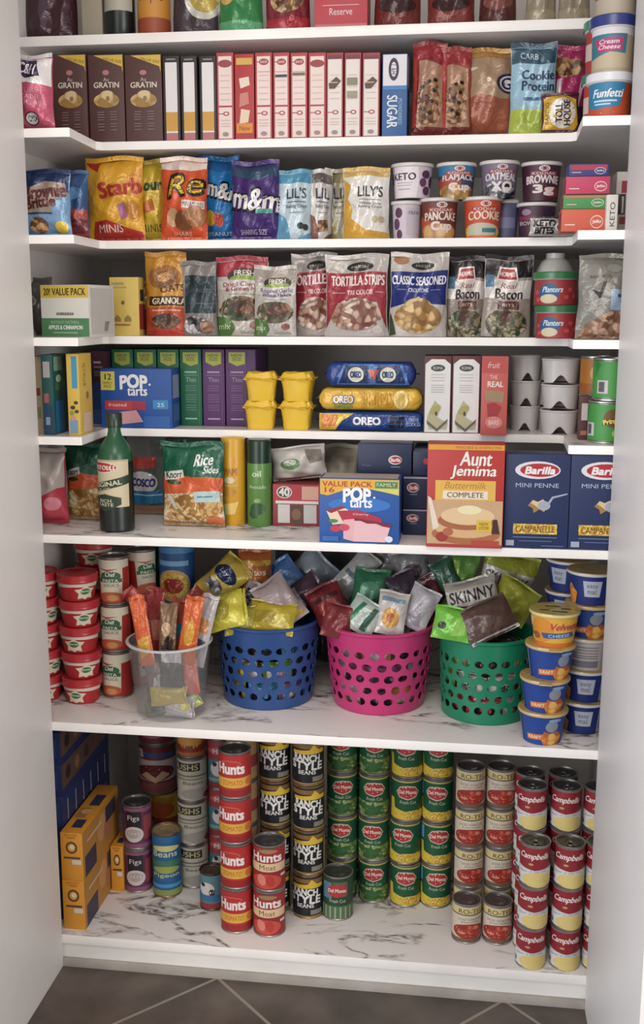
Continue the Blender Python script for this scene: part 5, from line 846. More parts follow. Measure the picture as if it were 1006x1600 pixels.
for cx, yb_, bl, br, tl_, tr_, yt_, colr, nm, sd in BK:
    rb = {'blue': .106, 'pink': .106, 'green': .1}[nm]; c = base_at(cx, yb_, Z7, rb); BC[nm] = c
    rt_ = (onY(tr_, 980, c.y).x - onY(tl_, 980, c.y).x)/2*.955
    if nm == 'green': rt_ = .108; c.x += .006
    h = .200 if nm != 'green' else .196
    k = Kind(basket('storage_basket', rb, rt_, h, colr, 5), 'basket'); k.put(c, sd*.13, f'{nm} round plastic basket with oval holes, full of snacks', 'round plastic snack baskets')
    cols = {'blue': ['#f0dc48', '#50b8f0', '#f0e8e4', '#80b858', '#b890c8', '#3c4c60'], 'pink': ['#f8f0ec', '#50404c', '#f0f0f8', '#b864a0', '#f8a048', '#e8e0e0'], 'green': ['#c8e84c', '#f04858', '#404c40', '#f0ece4', '#78b850', '#a04458']}[nm]
    filler(c, rb, h, cols, f'snack packets inside the {nm} basket', nm, sd)
cb, cp, cg = BC['blue'], BC['pink'], BC['green']
gb = 'snacks heaped on top of the blue basket'
gp_ = 'snacks heaped on top of the pink basket'; gg = 'snacks heaped on top of the green basket'
pk(350, 905, cb.y+.0, .085, .12, .05, '#d8b838', -.5, .75, 0, 'yellow chip packet with a dark blue oval, leaning out left of the blue basket', gb, [('e', .5, .62, .4, .17, '#1c2c60'), ('t', "Lay's", .3, .56, .72, .68, '#d8dce8', {'shear': .2}), ('e', .5, .28, .3, .13, 'chips')])
pk(400, 900, cb.y+.03, .08, .13, .05, '#b85c20', -.2, -.05, .1, 'orange brown chip packet standing at the back of the blue basket', gb, [('r', 0, .74, 1, .84, '#c8a030'), ('t', 'Fritos', .15, .55, .85, .68, '#f0d8b0', {'bold': .03}), ('e', .5, .3, .3, .14, 'nut')])
pk(352, 955, cb.y-.085, .09, .11, .045, '#d8cc30', -.5, 1.2, -.3, 'lemon yellow packet drooping over the front left of the blue rim', gb, [('e', .5, .5, .3, .2, '#b8a828')])
pk(395, 945, cb.y-.012, .075, .11, .04, '#b8b0b4', -.35, .4, -.1, 'silver packet with a dark band in the middle of the blue basket', gb, [('r', .1, .2, .45, .85, '#202c50'), ('t', 'SNACK', .15, .25, .4, .8, '#e8e8ec', {'rot': 90})])
pk(437, 940, cb.y-.05, .085, .12, .045, '#b8a4a4', -.5, -.6, .2, 'pale mauve foil packet on the right of the blue basket', gb, [('p', [(.1, .1), (.5, .3), (.9, .1), (.9, 0), (.1, 0)], '#e0b020')])
pk(425, 965, cb.y-.085, .11, .075, .04, '#c8b024', -.5, .1, 0, 'yellow packet lying flat along the front rim of the blue basket', gb, [('r', .1, .3, .6, .7, '#a89020'), ('e', .7, .4, .15, .2, '#e0d060')])
pk(375, 970, cb.y-.09, .08, .06, .03, '#a89c30', -.4, -.2, 0, 'small olive yellow packet on the front left of the blue basket', gb)
pk(455, 912, cb.y+.05, .075, .13, .035, '#3c6cac', -.2, -.7, 0, 'blue foil packet leaning right at the back of the blue basket', gb, [('e', .5, .4, .2, .2, '#7c9ccc')])
pk(482, 898, cb.y+.10, .10, .12, .05, '#98a8b8', -.2, .8, .1, 'pale blue silver packet between the blue and pink baskets', gb, [('p', [(.1, .1), (.9, .2), (.8, .6), (.2, .5)], '#5c7898')])
pk(472, 930, cb.y+.02, .07, .11, .04, '#503848', -.2, .9, 0, 'dark purple packet between the blue and pink baskets', gb, [('r', .1, .2, .9, .5, '#b0a8b8'), ('e', .5, .35, .2, .12, '#c05038')])
pk(515, 948, cp.y-.03, .085, .11, .05, '#7c1c24', -.3, -.5, 0, 'dark red packet at the left rim of the pink basket', gp_, [('e', .5, .5, .3, .2, '#a83430'), ('r', .1, .7, .9, .8, '#501418')])
pk(528, 970, cp.y-.08, .07, .08, .035, '#8c2830', -.3, .2, 0, 'small red packet at the front left of the pink basket', gp_)
pk(556, 895, cp.y+.04, .06, .12, .03, '#b0b4b4', -.2, .75, .1, 'silver packet sticking up diagonally at the back of the pink basket', gp_, [('r', .1, .4, .9, .5, '#5c7484')])
pk(577, 928, cp.y-.0, .085, .12, .045, '#2c7c54', -.3, .1, 0, 'dark green foil packet in the middle of the pink basket', gp_, [('e', .5, .6, .3, .2, '#58a078'), ('r', .1, .1, .9, .3, '#c8dcd0')])
pk(567, 962, cp.y-.075, .08, .08, .03, '#c4d4cc', -.45, .5, 0, 'white and green crinkled packet at the front of the pink basket', gp_, [('p', [(.1, .1), (.3, .9), (.45, .9), (.25, .1)], '#2c8c5c'), ('p', [(.6, .1), (.7, .9), (.85, .9), (.8, .1)], '#3c6c54')])
pk(603, 883, cp.y+.09, .10, .11, .04, '#70767a', -.1, .2, 0, 'grey foil packet at the back of the pink basket', gp_, [('r', .1, .3, .9, .6, '#98a098')])
pk(643, 890, cp.y+.05, .09, .10, .04, '#84888a', -.1, -.3, 0, 'second grey foil packet at the back right of the pink basket', gp_, [('e', .5, .5, .3, .2, '#5c4850')])
pk(612, 958, cp.y-.07, .07, .10, .03, '#dcd4d0', -.35, .15, 0, 'white packet with an orange spot at the front of the pink basket', gp_, [('e', .5, .4, .3, .25, '#e0a040'), ('e', .5, .4, .15, .12, '#c86c28'), ('r', .1, .8, .9, .9, '#7c9cb8')])
pk(655, 950, cp.y-.045, .07, .10, .03, '#d0ccd4', -.3, .45, 0, 'white triangular folded packet right of the orange spotted one', gp_, [('p', [(.2, .1), (.8, .1), (.5, .7)], '#b0a8b4')])
pk(632, 926, cp.y-.01, .07, .10, .03, '#3c3040', -.3, -.4, 0, 'dark crinkled packet on the right side of the pink basket', gp_, [('r', .2, .2, .8, .4, '#787080')])
pk(672, 935, cp.y+.0, .06, .09, .03, '#6c2434', -.3, .5, 0, 'dark maroon packet at the right rim of the pink basket', gp_)
pk(674, 902, cp.y+.02, .024, .135, .014, '#40383c', -.3, 1.0, -.2, 'long slim dark meat stick poking out over the pink basket', gp_, [('r', .0, .25, 1, .6, '#c8c0c0'), ('r', .1, .3, .5, .55, '#7c2c3c')])
pk(722, 908, cg.y+.05, .065, .14, .04, '#5c9430', -.1, .12, 0, 'leaf green packet standing at the back left of the green basket', gg, [('p', [(.1, .05), (.4, .1), (.3, .9), (.1, .9)], '#88b848')])
pk(700, 905, cg.y+.03, .05, .10, .03, '#2c5c44', -.2, -.5, 0, 'dark teal packet at the far left of the green basket', gg)
sk = [('r', 0, .32, 1, .66, '#d4d0c8'), ('t', 'SKINNY', .04, .38, .94, .58, '#403430', {'bold': .02})]
pk(792, 905, cg.y+.075, .13, .13, .05, '#a0a828', -.15, .28, .05, 'lime packet reading SKINNY on a white band, at the back of the green basket', gg, [('r', 0, .30, 1, .70, '#d4d0c8'), ('t', 'SKINNY', .06, .40, .90, .62, '#403430', {'bold': .02}), ('r', 0, 0, 1, .3, '#584c44')], name='popcorn_packet')
pk(738, 938, cg.y-.005, .12, .10, .045, '#b8b0a4', -.35, -.25, 0, 'tan and white packet with slanted dark SKINNY lettering', gg, [('r', 0, .45, 1, .85, '#d0ccc4'), ('t', 'SKINNY', .05, .5, .95, .80, '#403430', {'bold': .02}), ('r', 0, 0, 1, .42, '#5c4840')], name='popcorn_packet')
pk(802, 938, cg.y+.015, .10, .09, .04, '#b0b42c', -.3, .55, 0, 'olive lime packet at the right rim of the green basket', gg, [('r', .1, .1, .9, .3, '#90982c')])
pk(706, 974, cg.y-.085, .085, .075, .035, '#74d038', -.4, .1, -.1, 'bright light green packet at the front left of the green basket', gg, [('e', .25, .4, .12, .12, '#2c3c24'), ('p', [(.5, .1), (.9, .2), (.9, .8), (.6, .7)], '#98e058')])
pk(762, 968, cg.y-.08, .12, .085, .04, '#5c4038', -.45, -.45, .1, 'brown packet with a silver edge across the front of the green basket', gg, [('r', 0, 0, 1, .1, '#c8c4c4')])

# clear tub with snack bars
def clear_tub():
    root = empty('clear_tub'); g = G(); m = mat('#b8bcbc', 'c'); n = 44
    rb, rt_, h = .078, .094, .175
    g.lathe([(0, .002), (rb-.008, .001), (rb, .006), (rt_, h-.004), (rt_+.004, h-.002), (rt_+.004, h), (rt_, h), (rt_-.0025, h-.003), (rb-.002, .009), (rb-.008, .004), (0, .004)], m, n)
    g.build('tub_wall', root); r = G(); r.lathe([(rt_+.0045, h-.004), (rt_+.005, h-.001), (rt_+.002, h+.0008), (rt_-.002, h)], mat('#d8d8d8', 's'), n); r.build('rim', root); return root
cj = base_at(268, 1131, Z7, .078)
Kind(clear_tub(), 'tub').put(cj, 0, 'clear plastic tub packed with snack bars, left of the blue basket')
gj = 'snack bars in the clear tub'
rd = random.Random(8)
J = [(222, 985, -.055, .035, .16, '#e85c20', -.1, -.18, 'orange snack bar leaning on the left rim', [('p', [(.1, .1), (.9, .2), (.9, .45), (.1, .4)], '#e8a838')]),
     (248, 975, .03, .045, .17, '#a82c28', -.05, -.1, 'dark red snack bar at the back left', [('r', .1, .3, .9, .6, '#c86858')]),
     (262, 1000, -.03, .04, .17, '#8c6844', -.1, .05, 'brown and gold snack bar in the middle', [('e', .4, .7, .3, .1, '#d8b080'), ('e', .6, .5, .3, .1, '#3c2418'), ('e', .4, .3, .3, .1, '#c89c68')]),
     (276, 990, .01, .035, .17, '#c04838', .0, .1, 'brick red snack bar with a teal patch', [('r', .5, .5, .9, .7, '#2c7c9c')]),
     (297, 985, -.04, .042, .16, '#e86424', -.05, .16, 'orange snack bar at the right', [('e', .5, .5, .3, .2, '#e8a028')]),
     (318, 985, -.01, .038, .17, '#c8c0c4', -.1, .22, 'silver white snack bar at the right rim', [('r', .2, .5, .8, .7, '#e09858'), ('r', .2, .3, .8, .4, '#5c5c80')]),
     (235, 955, .045, .04, .15, '#b83430', 0, -.9, 'red snack bar lying across the back', [('r', .1, .2, .9, .4, '#d8d0c8')]),
     (285, 958, .05, .04, .15, '#98342c', 0, .7, 'maroon snack bar lying across the back right', []),
     (244, 1060, -.035, .045, .09, '#907078', -.05, -.2, 'grey pink snack bar pressed to the lower left wall', [('p', [(.1, .1), (.5, .6), (.9, .1)], '#d8d0cc')]),
     (268, 1045, -.055, .05, .085, '#4c4448', -.1, .0, 'charcoal square snack bar at the centre front', [('r', 0, .72, 1, 1, '#c8bcc0')]),
     (296, 1050, -.035, .04, .10, '#dc6458', -.1, -.12, 'salmon pink snack bar at the lower right', [('r', .1, .75, .9, .95, '#d8d0cc')]),
     (264, 1088, -.05, .045, .085, '#c8b040', -.1, 1.5, 'yellow snack bar lying flat near the base', [('r', .1, .3, .9, .6, '#d0a830')]),
     (250, 1106, -.045, .035, .07, '#6c7048', -.1, 1.3, 'olive snack bar at the very bottom left', [('r', .2, .2, .7, .8, '#3c4430')]),
     (280, 1108, -.05, .035, .07, '#b8b0b0', -.1, 1.6, 'pale grey snack bar at the very bottom', [('r', .1, .6, .5, .9, '#d8d030')]),
     (298, 1098, -.035, .035, .05, '#c0c468', -.1, .9, 'lime edged white snack bar at the bottom right', [('e', .4, .5, .3, .35, '#d8d4d0')])]
for px, py, dy, w_, h_, col, rx, ry, lab, ops in J:
    pk(px, py, cj.y+dy*.95, w_, h_, .016, col, rx, ry, 0, lab + ' of the clear tub', gj, ops, name='snack_bar')

rd = random.Random(77); wh = ['front middle', 'front right', 'back right', 'back left', 'front left']
tk = [Kind(make_bag('snack_bar', .05, .055, .016, c_, o_, 'pillow', 400+i, nu=8, nv=8), 'packet') for i, (c_, o_) in enumerate([('#a89890', [('r', .1, .2, .9, .5, '#5c4c50')]), ('#b85048', [('r', .1, .6, .9, .9, '#d8d0cc')]), ('#48404c', [('r', .1, .7, .9, .9, '#b8b0b0')]), ('#8c7458', [('e', .5, .5, .3, .2, '#d8c8a0')]), ('#c8c4c0', [('p', [(.1, .1), (.6, .8), (.9, .2)], '#708070')])])]
for j in range(3):
    for i in range(5):
        a = 2*PI*(i+.5*(j % 2))/5; tk[(i*2+j) % 5].put((cj.x+.048*math.sin(a), cj.y-.048*math.cos(a)+.01, Z7+.008+j*.052), a+rd.uniform(-.3, .3), f'wrapped snack inside the clear tub, {["bottom", "middle", "upper"][j]} layer, {wh[i]}', gj, ry=rd.uniform(-.4, .4))

# grey translucent bins behind the baskets, only their rims show under the shelf above
def bin_geo():
    root = empty('storage_bin'); g = G(); m = mat('#5c6468', 's'); h = .385
    g.box(-.055, .055, 0, .10, 0, h, m, bev=.006); g.build('bin_body', root)
    f = G(); z0, z1 = h-.026, h-.002; m2 = mat('#b8b4b4', 's')
    f.tube([(-.052, -.004, z0), (.052, -.004, z0), (.052, -.004, z1), (-.052, -.004, z1)], .0028, m2, 8, True); f.build('handle_frame', root)
    d = G(); d.box(-.004, .004, -.006, .0, h-.018, h-.008, mat('#181818', 's'), bev=.001); d.build('latch', root); return root
k = Kind(bin_geo(), 'bin'); 
for px, l in ((462, 'left'), (538, 'right')):
    p = onY(px, 880, .50); k.put((p.x, .50, Z7), 0, f'{l} one of two grey bins with a pale frame and black dot, behind the baskets', 'grey bins behind the baskets')

# macaroni cups
mac = lambda s=0: [('r', .0, .0, .10, 1, '#182c70'), ('p', [(.02, .05), (.05, .05), (.05, .95), (.02, .95)], '#8c94c0'), ('e', .62+s, .66, .10, .20, '#8c94a4'), ('p', [(.50+s, .0), (.78+s, .0), (.82+s, .30), (.72+s, .50), (.6+s, .42), (.50+s, .50), (.46+s, .2)], 'kraft'), ('p', [(.22+s, .16), (.50+s, .20), (.50+s, .40), (.22+s, .36)], '#e8742c'), ('t', 'KRAFT', .25+s, .22, .46+s, .33, '#f8e0b0', {'bold': .03}), ('e', .66+s, .88, .10, .06, '#88a8d8')]
macb = [('p', [(.36, .30), (.60, .30), (.62, .84), (.34, .84)], '#b8c0d4'), ('t', 'easy', .40, .56, .56, .72, '#485068'), ('t', 'mac', .41, .40, .55, .52, '#485068'), ('r', .72, .04, .99, .92, '#a8a8b4')] + [('r', .74, y, .96, y+.03, '#5c5c6c') for y in (.8, .7, .6, .5, .4, .3, .2)] + [('p', [(.02, .0), (.18, .0), (.24, .4), (.12, .7), (.02, .5)], 'kraft')]
rM = .0520; rMb = .0400
pM = base_at(846, 1165, Z7, rMb)
hM = (onY(850, 952, pM.y).z - Z7)/4
kA = Kind(make_cup('macaroni_cup', rMb, rM, hM, '#1444a8', mac(), rim='#d8b878', lid='#d8b060', span=175, lidtab=False), 'cup')
kB = Kind(make_cup('macaroni_cup', rMb, rM, hM, '#1444a8', mac(.04), rim='#d8b878', lid='#d8b060', span=175, lidtab=True), 'cup')
gm = 'blue macaroni cups'
kA.put((pM.x, pM.y, Z7), .0, 'blue macaroni cup at the foot of the front column', gm)
kB.put((pM.x+.001, pM.y-.002, Z7+hM), -.05, 'blue macaroni cup second from the bottom of the front column', gm)
kB.put((pM.x+.010, pM.y+.002, Z7+2*hM), .1, 'blue macaroni cup directly under the yellow cup', gm)
yc = [('r', 0, 0, 1, .14, '#e87818'), ('r', .02, .2, .14, .9, '#e8d8a0'), ('r', .04, .3, .12, .6, '#6c7c34'), ('e', .3, .55, .2, .4, '#f09018'), ('t', 'Velveeta', .46, .58, .94, .80, '#d83858', {'shear': .3, 'bold': .04}), ('p', [(.34, .28), (.86, .34), (.82, .50), (.30, .46)], '#2c5ca0'), ('e', .2, .34, .08, .12, '#a85818'), ('t', 'CHEESE', .42, .34, .76, .44, '#d8e0f0', {'rot': 3})]
kY = Kind(make_cup('macaroni_cup', rMb, rM*1.0, hM*1.02, '#f4b428', yc, rim='#e8d890', lid='#c8b050', span=175, lidtab=False, lid_ops=[('r', .3, .62, .6, .68, '#4c4420'), ('r', .62, .46, .82, .52, '#4c4420'), ('r', .2, .3, .4, .36, '#4c4420'), ('r', .45, .22, .75, .28, '#4c4420')]), 'cup')
kY.put((pM.x+.016, pM.y+.001, Z7+3*hM), -.1, 'yellow cheese cup on top of the front column of blue cups')
kC = Kind(make_cup('macaroni_cup', rMb, rM, hM, '#142c84', macb, rim='#d8d8d8', lid='#c8a868', span=175), 'cup')
kD = Kind(make_cup('macaroni_cup', rMb, rM, hM, '#c8c0c0', [('r', .1, .1, .66, .34, '#7c7c8c'), ('r', .70, .1, .98, .9, '#b4b0b4')] + [('r', .12, y, .64, y+.04, '#8c8890') for y in (.8, .7, .6, .5, .42)] + [('r', .74, .7, .82, .8, '#484850'), ('r', .86, .7, .94, .8, '#484850')], rim='#d8d8d8', lid='#c8a868', span=175), 'cup')
pN = base_at(908, 1148, Z7, rMb)
for i in range(6):
    kk = {2: kD, 3: kA}.get(i, kC)
    kk.put((pN.x+[0, .002, .003, .005, .006, -.03][i], pN.y+[0, 0, .001, 0, 0, .11][i], Z7+min(i, 5)*hM*1.005 if i < 5 else Z7+4.0*hM), [0, 0, 0, -.15, 0, -.6][i], ['blue macaroni cup at the foot of the rear right column', 'blue macaroni cup second from the bottom of the rear right column', 'macaroni cup showing its grey nutrition panel, middle of the rear right column', 'darker macaroni cup fourth from the bottom of the rear right column', 'topmost macaroni cup of the rear right column', 'topmost macaroni cup at the very back, half hidden at the right'][i], gm)
for i in range(4): kC.put((pN.x-.03, pN.y+.11, Z7+i*hM), -.3, 'macaroni cup in the rearmost column at the right, ' + ORD[i], gm)

# ============================================================ lowest shelf: boxes and tin cans
# orange pasta boxes, their narrow ends to the front
Yo_ = .024; X0, X1 = onY(97, 1380, Yo_).x, onY(131, 1380, Yo_).x
zt1 = onY(114, 1376, Yo_).z; zt2 = onY(114, 1302, Yo_).z
of = [('e', .5, .70, .28, .13, '#5c4428'), ('e', .5, .70, .19, .088, '#f0a028'), ('e', .52, .71, .12, .05, '#f0e0b0'), ('r', .12, .46, .9, .50, '#5c4020'), ('r', .5, .34, .95, .44, '#e0d8c0'), ('r', .3, .90, .7, .93, '#c87818'), ('t', 'penne', .2, .94, .8, .99, '#c87818')]
orr = [('r', 0, .0, 1, 1, '#c8842c'), ('p', [(.04, .0), (.34, .0), (.34, .45), (.04, .45)], '#3c3450'), ('e', .5, .6, .12, .3, '#d89858'), ('e', .66, .4, .10, .25, '#c07848'), ('p', [(.62, .55), (.9, .55), (.9, .9), (.62, .9)], '#403850'), ('r', .1, .7, .5, .76, '#e0b880')]
ot = [('r', .3, .10, .8, .26, '#343858'), ('r', .35, .55, .85, .78, '#343858'), ('r', .1, .3, .6, .5, '#c07830'), ('e', .5, .42, .3, .05, '#e0b060')]
def obox(X0, X1, z, z1, Y, d, lab, grp='orange pasta boxes'):
    o = carton_geo(X1-X0, d, z1-z-.0006, '#f0981c', of, orr, (), ot).build('pasta_box'); o.location = ((X0+X1)/2, Y, z); return tag(o, lab, 'box', grp)
dO = .26
obox(X0, X1, Z8, zt1, Yo_, dO, 'orange pasta box, lower one of the front pair at far left')
obox(X0, X1, zt1, zt2, Yo_+.001, dO, 'orange pasta box, upper one of the front pair at far left')
pq = onZ(180, 1392, Z8); Xa, Xb = onY(163, 1360, pq.y).x, onY(196, 1360, pq.y).x
zq = onY(180, 1322, pq.y).z
obox(max(Xa, X1+.004), Xb-.005, Z8, zq, pq.y, .17, 'short orange pasta box set back, beside the purple cans', 'orange pasta boxes')
# dark blue boxes piled flat against the left wall
n_ = 6; X2 = X0-.004; zb = Z8; hB_ = .079; dB = .33
for i in range(n_):
    top = i >= 4
    fr = [('r', .1, .2, .9, .8, '#2c3c70')]
    rr = ([('r', 0, 0, 1, 1, '#5c4438'), ('p', [(0, 0), (1, 0), (1, .3), (0, .2)], '#1c2c60')] + [('e', x, .6, .05, .22, c_) for x, c_ in ((.12, '#30241c'), (.3, '#8c6038'), (.5, '#40302c'), (.7, '#74403c'), (.88, '#4c5038'))]) if top else [('r', x, .1, x+.018, .8, '#8c94b0') for x in (.08, .24, .4, .56, .72, .88)]
    o = carton_geo(.078, dB, hB_-.0006, '#1c2c60', fr, rr, (), [('r', .05, .05, .95, .95, '#5c4438')]).build('pasta_box'); o.location = (X2-.039, .06, zb); zb += hB_
    tag(o, 'dark blue pasta box piled against the left wall, ' + (ORD[i] if i < 5 else 'topmost'), 'box', 'flat pile of dark blue pasta boxes')

def canstack(kind, px, py, r, h, n, fmt, group, rz=0, seed=0, dx=0, dy=0, jit=.0012):
    p = base_at(px, py, Z8, r); p.x += dx; p.y += dy
    fa = -math.atan2(CAM.x-p.x, CAM.y-p.y) + PI   # turn the print to the viewer's side a little
    stack(kind, p, n, h+.0008, fmt, group, rz - math.atan2(p.x-CAM.x, p.y-CAM.y)*.8, jit, seed); return p
H_ = .113; r15 = .0375
def pitch_for(px, yb_, yt, n, r): p = base_at(px, yb_, Z8, r); return (onY(px, yt, p.y-r).z - Z8)/n
# tomato sauce cans
hunt = [('r', 0, .0, 1, .16, '#b01c20'), ('e', .44, .80, .20, .08, '#e06050'), ('e', .44, .795, .18, .06, '#cc2c28'), ('t', 'Hunts', .20, .56, .70, .80, '#f8e8e4', {'bold': .045}), ('r', .1, .22, .86, .46, '#f0b030'), ('p', [(.0, .24), (.12, .22), (.12, .44), (.0, .42)], '#d0861c'), ('t', 'TOMATO', .30, .28, .66, .40, '#c86820', {'shear': .2}), ('e', .82, .35, .10, .10, '#e8782c')]
hH = pitch_for(371, 1460, 1180, 4, r15)
kH = Kind(make_can('tomato_can', r15, hH, '#cc2626', hunt, lid='#343434'), 'can')
hun2 = [('r', 0, 0, 1, .5, '#a82024'), ('e', .46, .93, .18, .05, '#a88050'), ('t', 'Hunts', .14, .68, .72, .88, '#f8e8e4', {'bold': .045}), ('r', .04, .44, .84, .64, '#ecc898'), ('t', 'Meat', .30, .48, .60, .60, '#7c4c30'), ('e', .42, .20, .30, .18, '#e04838'), ('e', .34, .24, .08, .14, '#f08070', 20), ('e', .50, .22, .08, .14, '#d03428', 20), ('r', .7, .3, .82, .36, '#f0d8d0')]
canstack(kH, 371, 1460, r15, hH, 4, 'red can with gold band in the tall stack left of centre, {}', 'red tomato cans with gold bands', -.05, 3)
hH2 = pitch_for(421, 1466, 1324, 2, r15)
kH2 = Kind(make_can('meat_sauce_can', r15, hH2, '#b82428', hun2, lid='#3c3c3c'), 'can')
canstack(kH2, 421, 1466, r15, hH2, 2, 'dark red meat sauce can in the short front pair, {}', 'dark red meat sauce cans', -.05, 5)
kT = Kind(make_can('tomato_can', r15, hH, '#b88c58', [('r', .0, .3, 1, .6, '#a03830')], lid='#343434'), 'can')
canstack(kT, 371, 1460, r15, hH, 4, 'tan can hidden behind the tall red and gold stack, {}', 'tan cans', 0, 6, dx=-.003, dy=.09)
# black bean cans
ran = [('r', 0, .86, 1, .97, '#8c6430'), ('p', [(.20, .80), (.55, .84), (.62, .96), (.72, .84), (.86, .84), (.86, .74), (.2, .72)], '#ecc020'), ('t', 'RANCH', .24, .56, .74, .72, '#f0f0ec', {'bold': .045, 'rot': -3}), ('t', 'STYLE', .18, .36, .80, .55, '#f0f0ec', {'bold': .045, 'rot': -3}), ('t', 'BEANS', .34, .24, .66, .34, '#e8e8e4', {'bold': .03}), ('r', .60, .06, .84, .18, '#8c8478'), ('r', .90, .0, 1, .86, '#d8c040'), ('r', 0, 0, .05, .86, '#a89438'), ('r', 0, 0, 1, .03, '#b09040')]
hR = pitch_for(482, 1437, 1160, 4, r15)
kR = Kind(make_can('bean_can', r15, hR, '#141820', ran, lid='#3c3430', body='#c8a078'), 'can')
canstack(kR, 482, 1437, r15, hR, 4, 'black ranch bean can in the right bean column, {}', 'black ranch style bean cans', -.05, 8)
canstack(kR, 431, 1428, r15, hR, 4, 'black ranch bean can in the left bean column, {}', 'black ranch style bean cans', -.10, 9)
# green bean and corn cans
def delm(pic, extra=(), s=0): return [('r', 0, .96, 1, 1, '#c8b860')] + ([('r', 0, 0, 1, .20, pic)] if pic == 'corn' else [('r', 0, 0, 1, .38, pic)]) + list(extra) + [('p', [(.28+s, .72), (.36+s, .86), (.5+s, .89), (.64+s, .86), (.72+s, .72), (.66+s, .58), (.5+s, .52), (.34+s, .58)], '#d8d0b0'), ('p', [(.295+s, .72), (.37+s, .84), (.5+s, .87), (.63+s, .84), (.705+s, .72), (.65+s, .60), (.5+s, .545), (.35+s, .60)], '#cc2c30'), ('t', 'Del Monte', .33+s, .67, .67+s, .76, '#f8ecd8', {'bold': .03, 'arc': .1}), ('t', 'Fresh Cut', .36+s, .42, .66+s, .50, '#c8e0b8')]
grb = delm('greenbean', [('p', [(0, .38), (.4, .30), (.7, .2), (.5, .1), (.2, .2), (0, .2)], '#2c6c30')])
cor = delm('corn', [('p', [(.1, 0), (.1, .52), (.22, .52), (.24, .28), (.5, .2), (.85, .24), (.85, 0)], '#e8c828'), ('e', .62, .13, .24, .11, 'corn')])
cor2 = delm('corn', [('p', [(.1, .1), (.1, .52), (.22, .52), (.24, .28), (.5, .2), (.85, .24), (.85, 0)], '#e8c828'), ('r', .06, .60, .24, .94, '#58a8d8'), ('e', .62, .13, .24, .11, 'corn')], .06)
hD_ = pitch_for(631, 1418, 1150, 4, r15)*1.0
kG = Kind(make_can('green_bean_can', r15, hD_, '#0c5c34', grb, lid='#2c302c'), 'can')
kCn = Kind(make_can('corn_can', r15, hD_, '#0c5c34', cor, lid='#2c302c'), 'can'); kCn2 = Kind(make_can('corn_can', r15, hD_, '#0c5c34', cor2, lid='#2c302c'), 'can')
canstack(kG, 583, 1412, r15, hD_, 5 if False else 4, 'green bean can in the right green bean column, {}', 'green bean cans', -.05, 12)
canstack(kG, 534, 1408, r15, hD_, 4, 'green bean can in the column behind the single striped can, {}', 'green bean cans', 0, 13)
pgs = canstack(Kind(make_can('green_bean_can', r15*.98, hD_*1.02, '#1c4c30', [('r', 0, 0, 1, .32, '#50784c')] + [('r', x, .0, x+.03, .30, '#a0b088') for x in (.15, .25, .35, .45, .55, .65, .75)] + [('r', .2, .50, .40, .92, '#5c84a0'), ('r', .42, .56, .70, .94, '#705c48')] + grb[-3:], lid='#3c403c'), 'can'), 527, 1440, r15, hD_*1.02, 1, 'single green can with a dark lid standing out in front of the green bean columns', None, 0)
canstack(kG, 534, 1408, r15, hD_, 4, 'green bean can hidden in the rear column, {}', 'green bean cans', 0, 14, dx=.02, dy=.085)
canstack(kCn, 632, 1418, r15, hD_, 4, 'yellow and green corn can in the left corn column, {}', 'sweet corn cans', -.05, 15)
canstack(kCn2, 680, 1420, r15, hD_, 4, 'green corn can with a light blue corner in the right corn column, {}', 'sweet corn cans', -.1, 16)
# diced tomato cans
r10 = .0335
rot_ = [('r', 0, .80, 1, .97, '#e0c878'), ('t', 'RO-TEL', .27, .815, .80, .94, '#2c2018', {'bold': .015}), ('r', 0, .765, 1, .79, '#3c2c20'), ('r', 0, 0, 1, .765, '#d8c8b0'), ('t', 'DICED TOMATOES', .26, .62, .76, .68, '#7c6450'), ('t', 'green chilies', .32, .54, .70, .60, '#7c6450'), ('e', .5, .30, .36, .22, '#a82c20'), ('e', .5, .32, .30, .16, 'tomato'), ('r', 0, 0, 1, .10, '#7c5840')]
p0 = base_at(728, 1476, Z8, r10); hO = .0985
kO = Kind(make_can('diced_tomato_can', r10, hO, '#d8c8b0', rot_, lid='#4c4242'), 'can')
for px, nm in ((728, 'left'), (776, 'right')):
    canstack(kO, px, 1476 + (2 if nm == 'right' else 0), r10, hO, 1, f'diced tomato can standing alone in front, {nm} one of the pair', 'diced tomato cans', .30 if nm == 'left' else .15, 18)
for px, nm in ((729, 'left'), (777, 'right')):
    p = base_at(px, 1476, Z8, r10)
    stack(kO, Vector((p.x, p.y+.072, Z8)), 4, hO+.0006, 'diced tomato can in the ' + nm + ' rear column of four, {}', 'diced tomato cans', .18, .001, 19)
# soup cans
cam_ = [('r', 0, .54, 1, 1, '#a01c28'), ('p', [(0, .56), (.1, .46), (.5, .40), (1, .50), (1, .58), (0, .58)], '#a01c28'), ('t', 'Campbells', .18, .66, .78, .86, '#f4e8e0', {'shear': .35, 'bold': .03}), ('e', .42, .56, .05, .03, '#c8a050'), ('r', 0, 0, 1, .40, '#e0dcd8'), ('p', [(0, .46), (.1, .40), (.5, .36), (1, .48), (1, .38), (.5, .30), (.0, .38)], '#e8e8ec'), ('t', 'CREAM OF CHICKEN', .16, .33, .72, .38, '#5c6c8c', {'rot': 4}), ('e', .56, .14, .32, .20, '#e8cc70'), ('e', .12, .12, .05, .06, '#786c80')]
r66 = .0330
p0 = base_at(828, 1516, Z8, r66); hS = .0985
kS = Kind(make_can('soup_can', r66, hS, '#e0dcd8', cam_, lid='#3a3a38', tab=True), 'can')
gs = 'red and white soup cans'
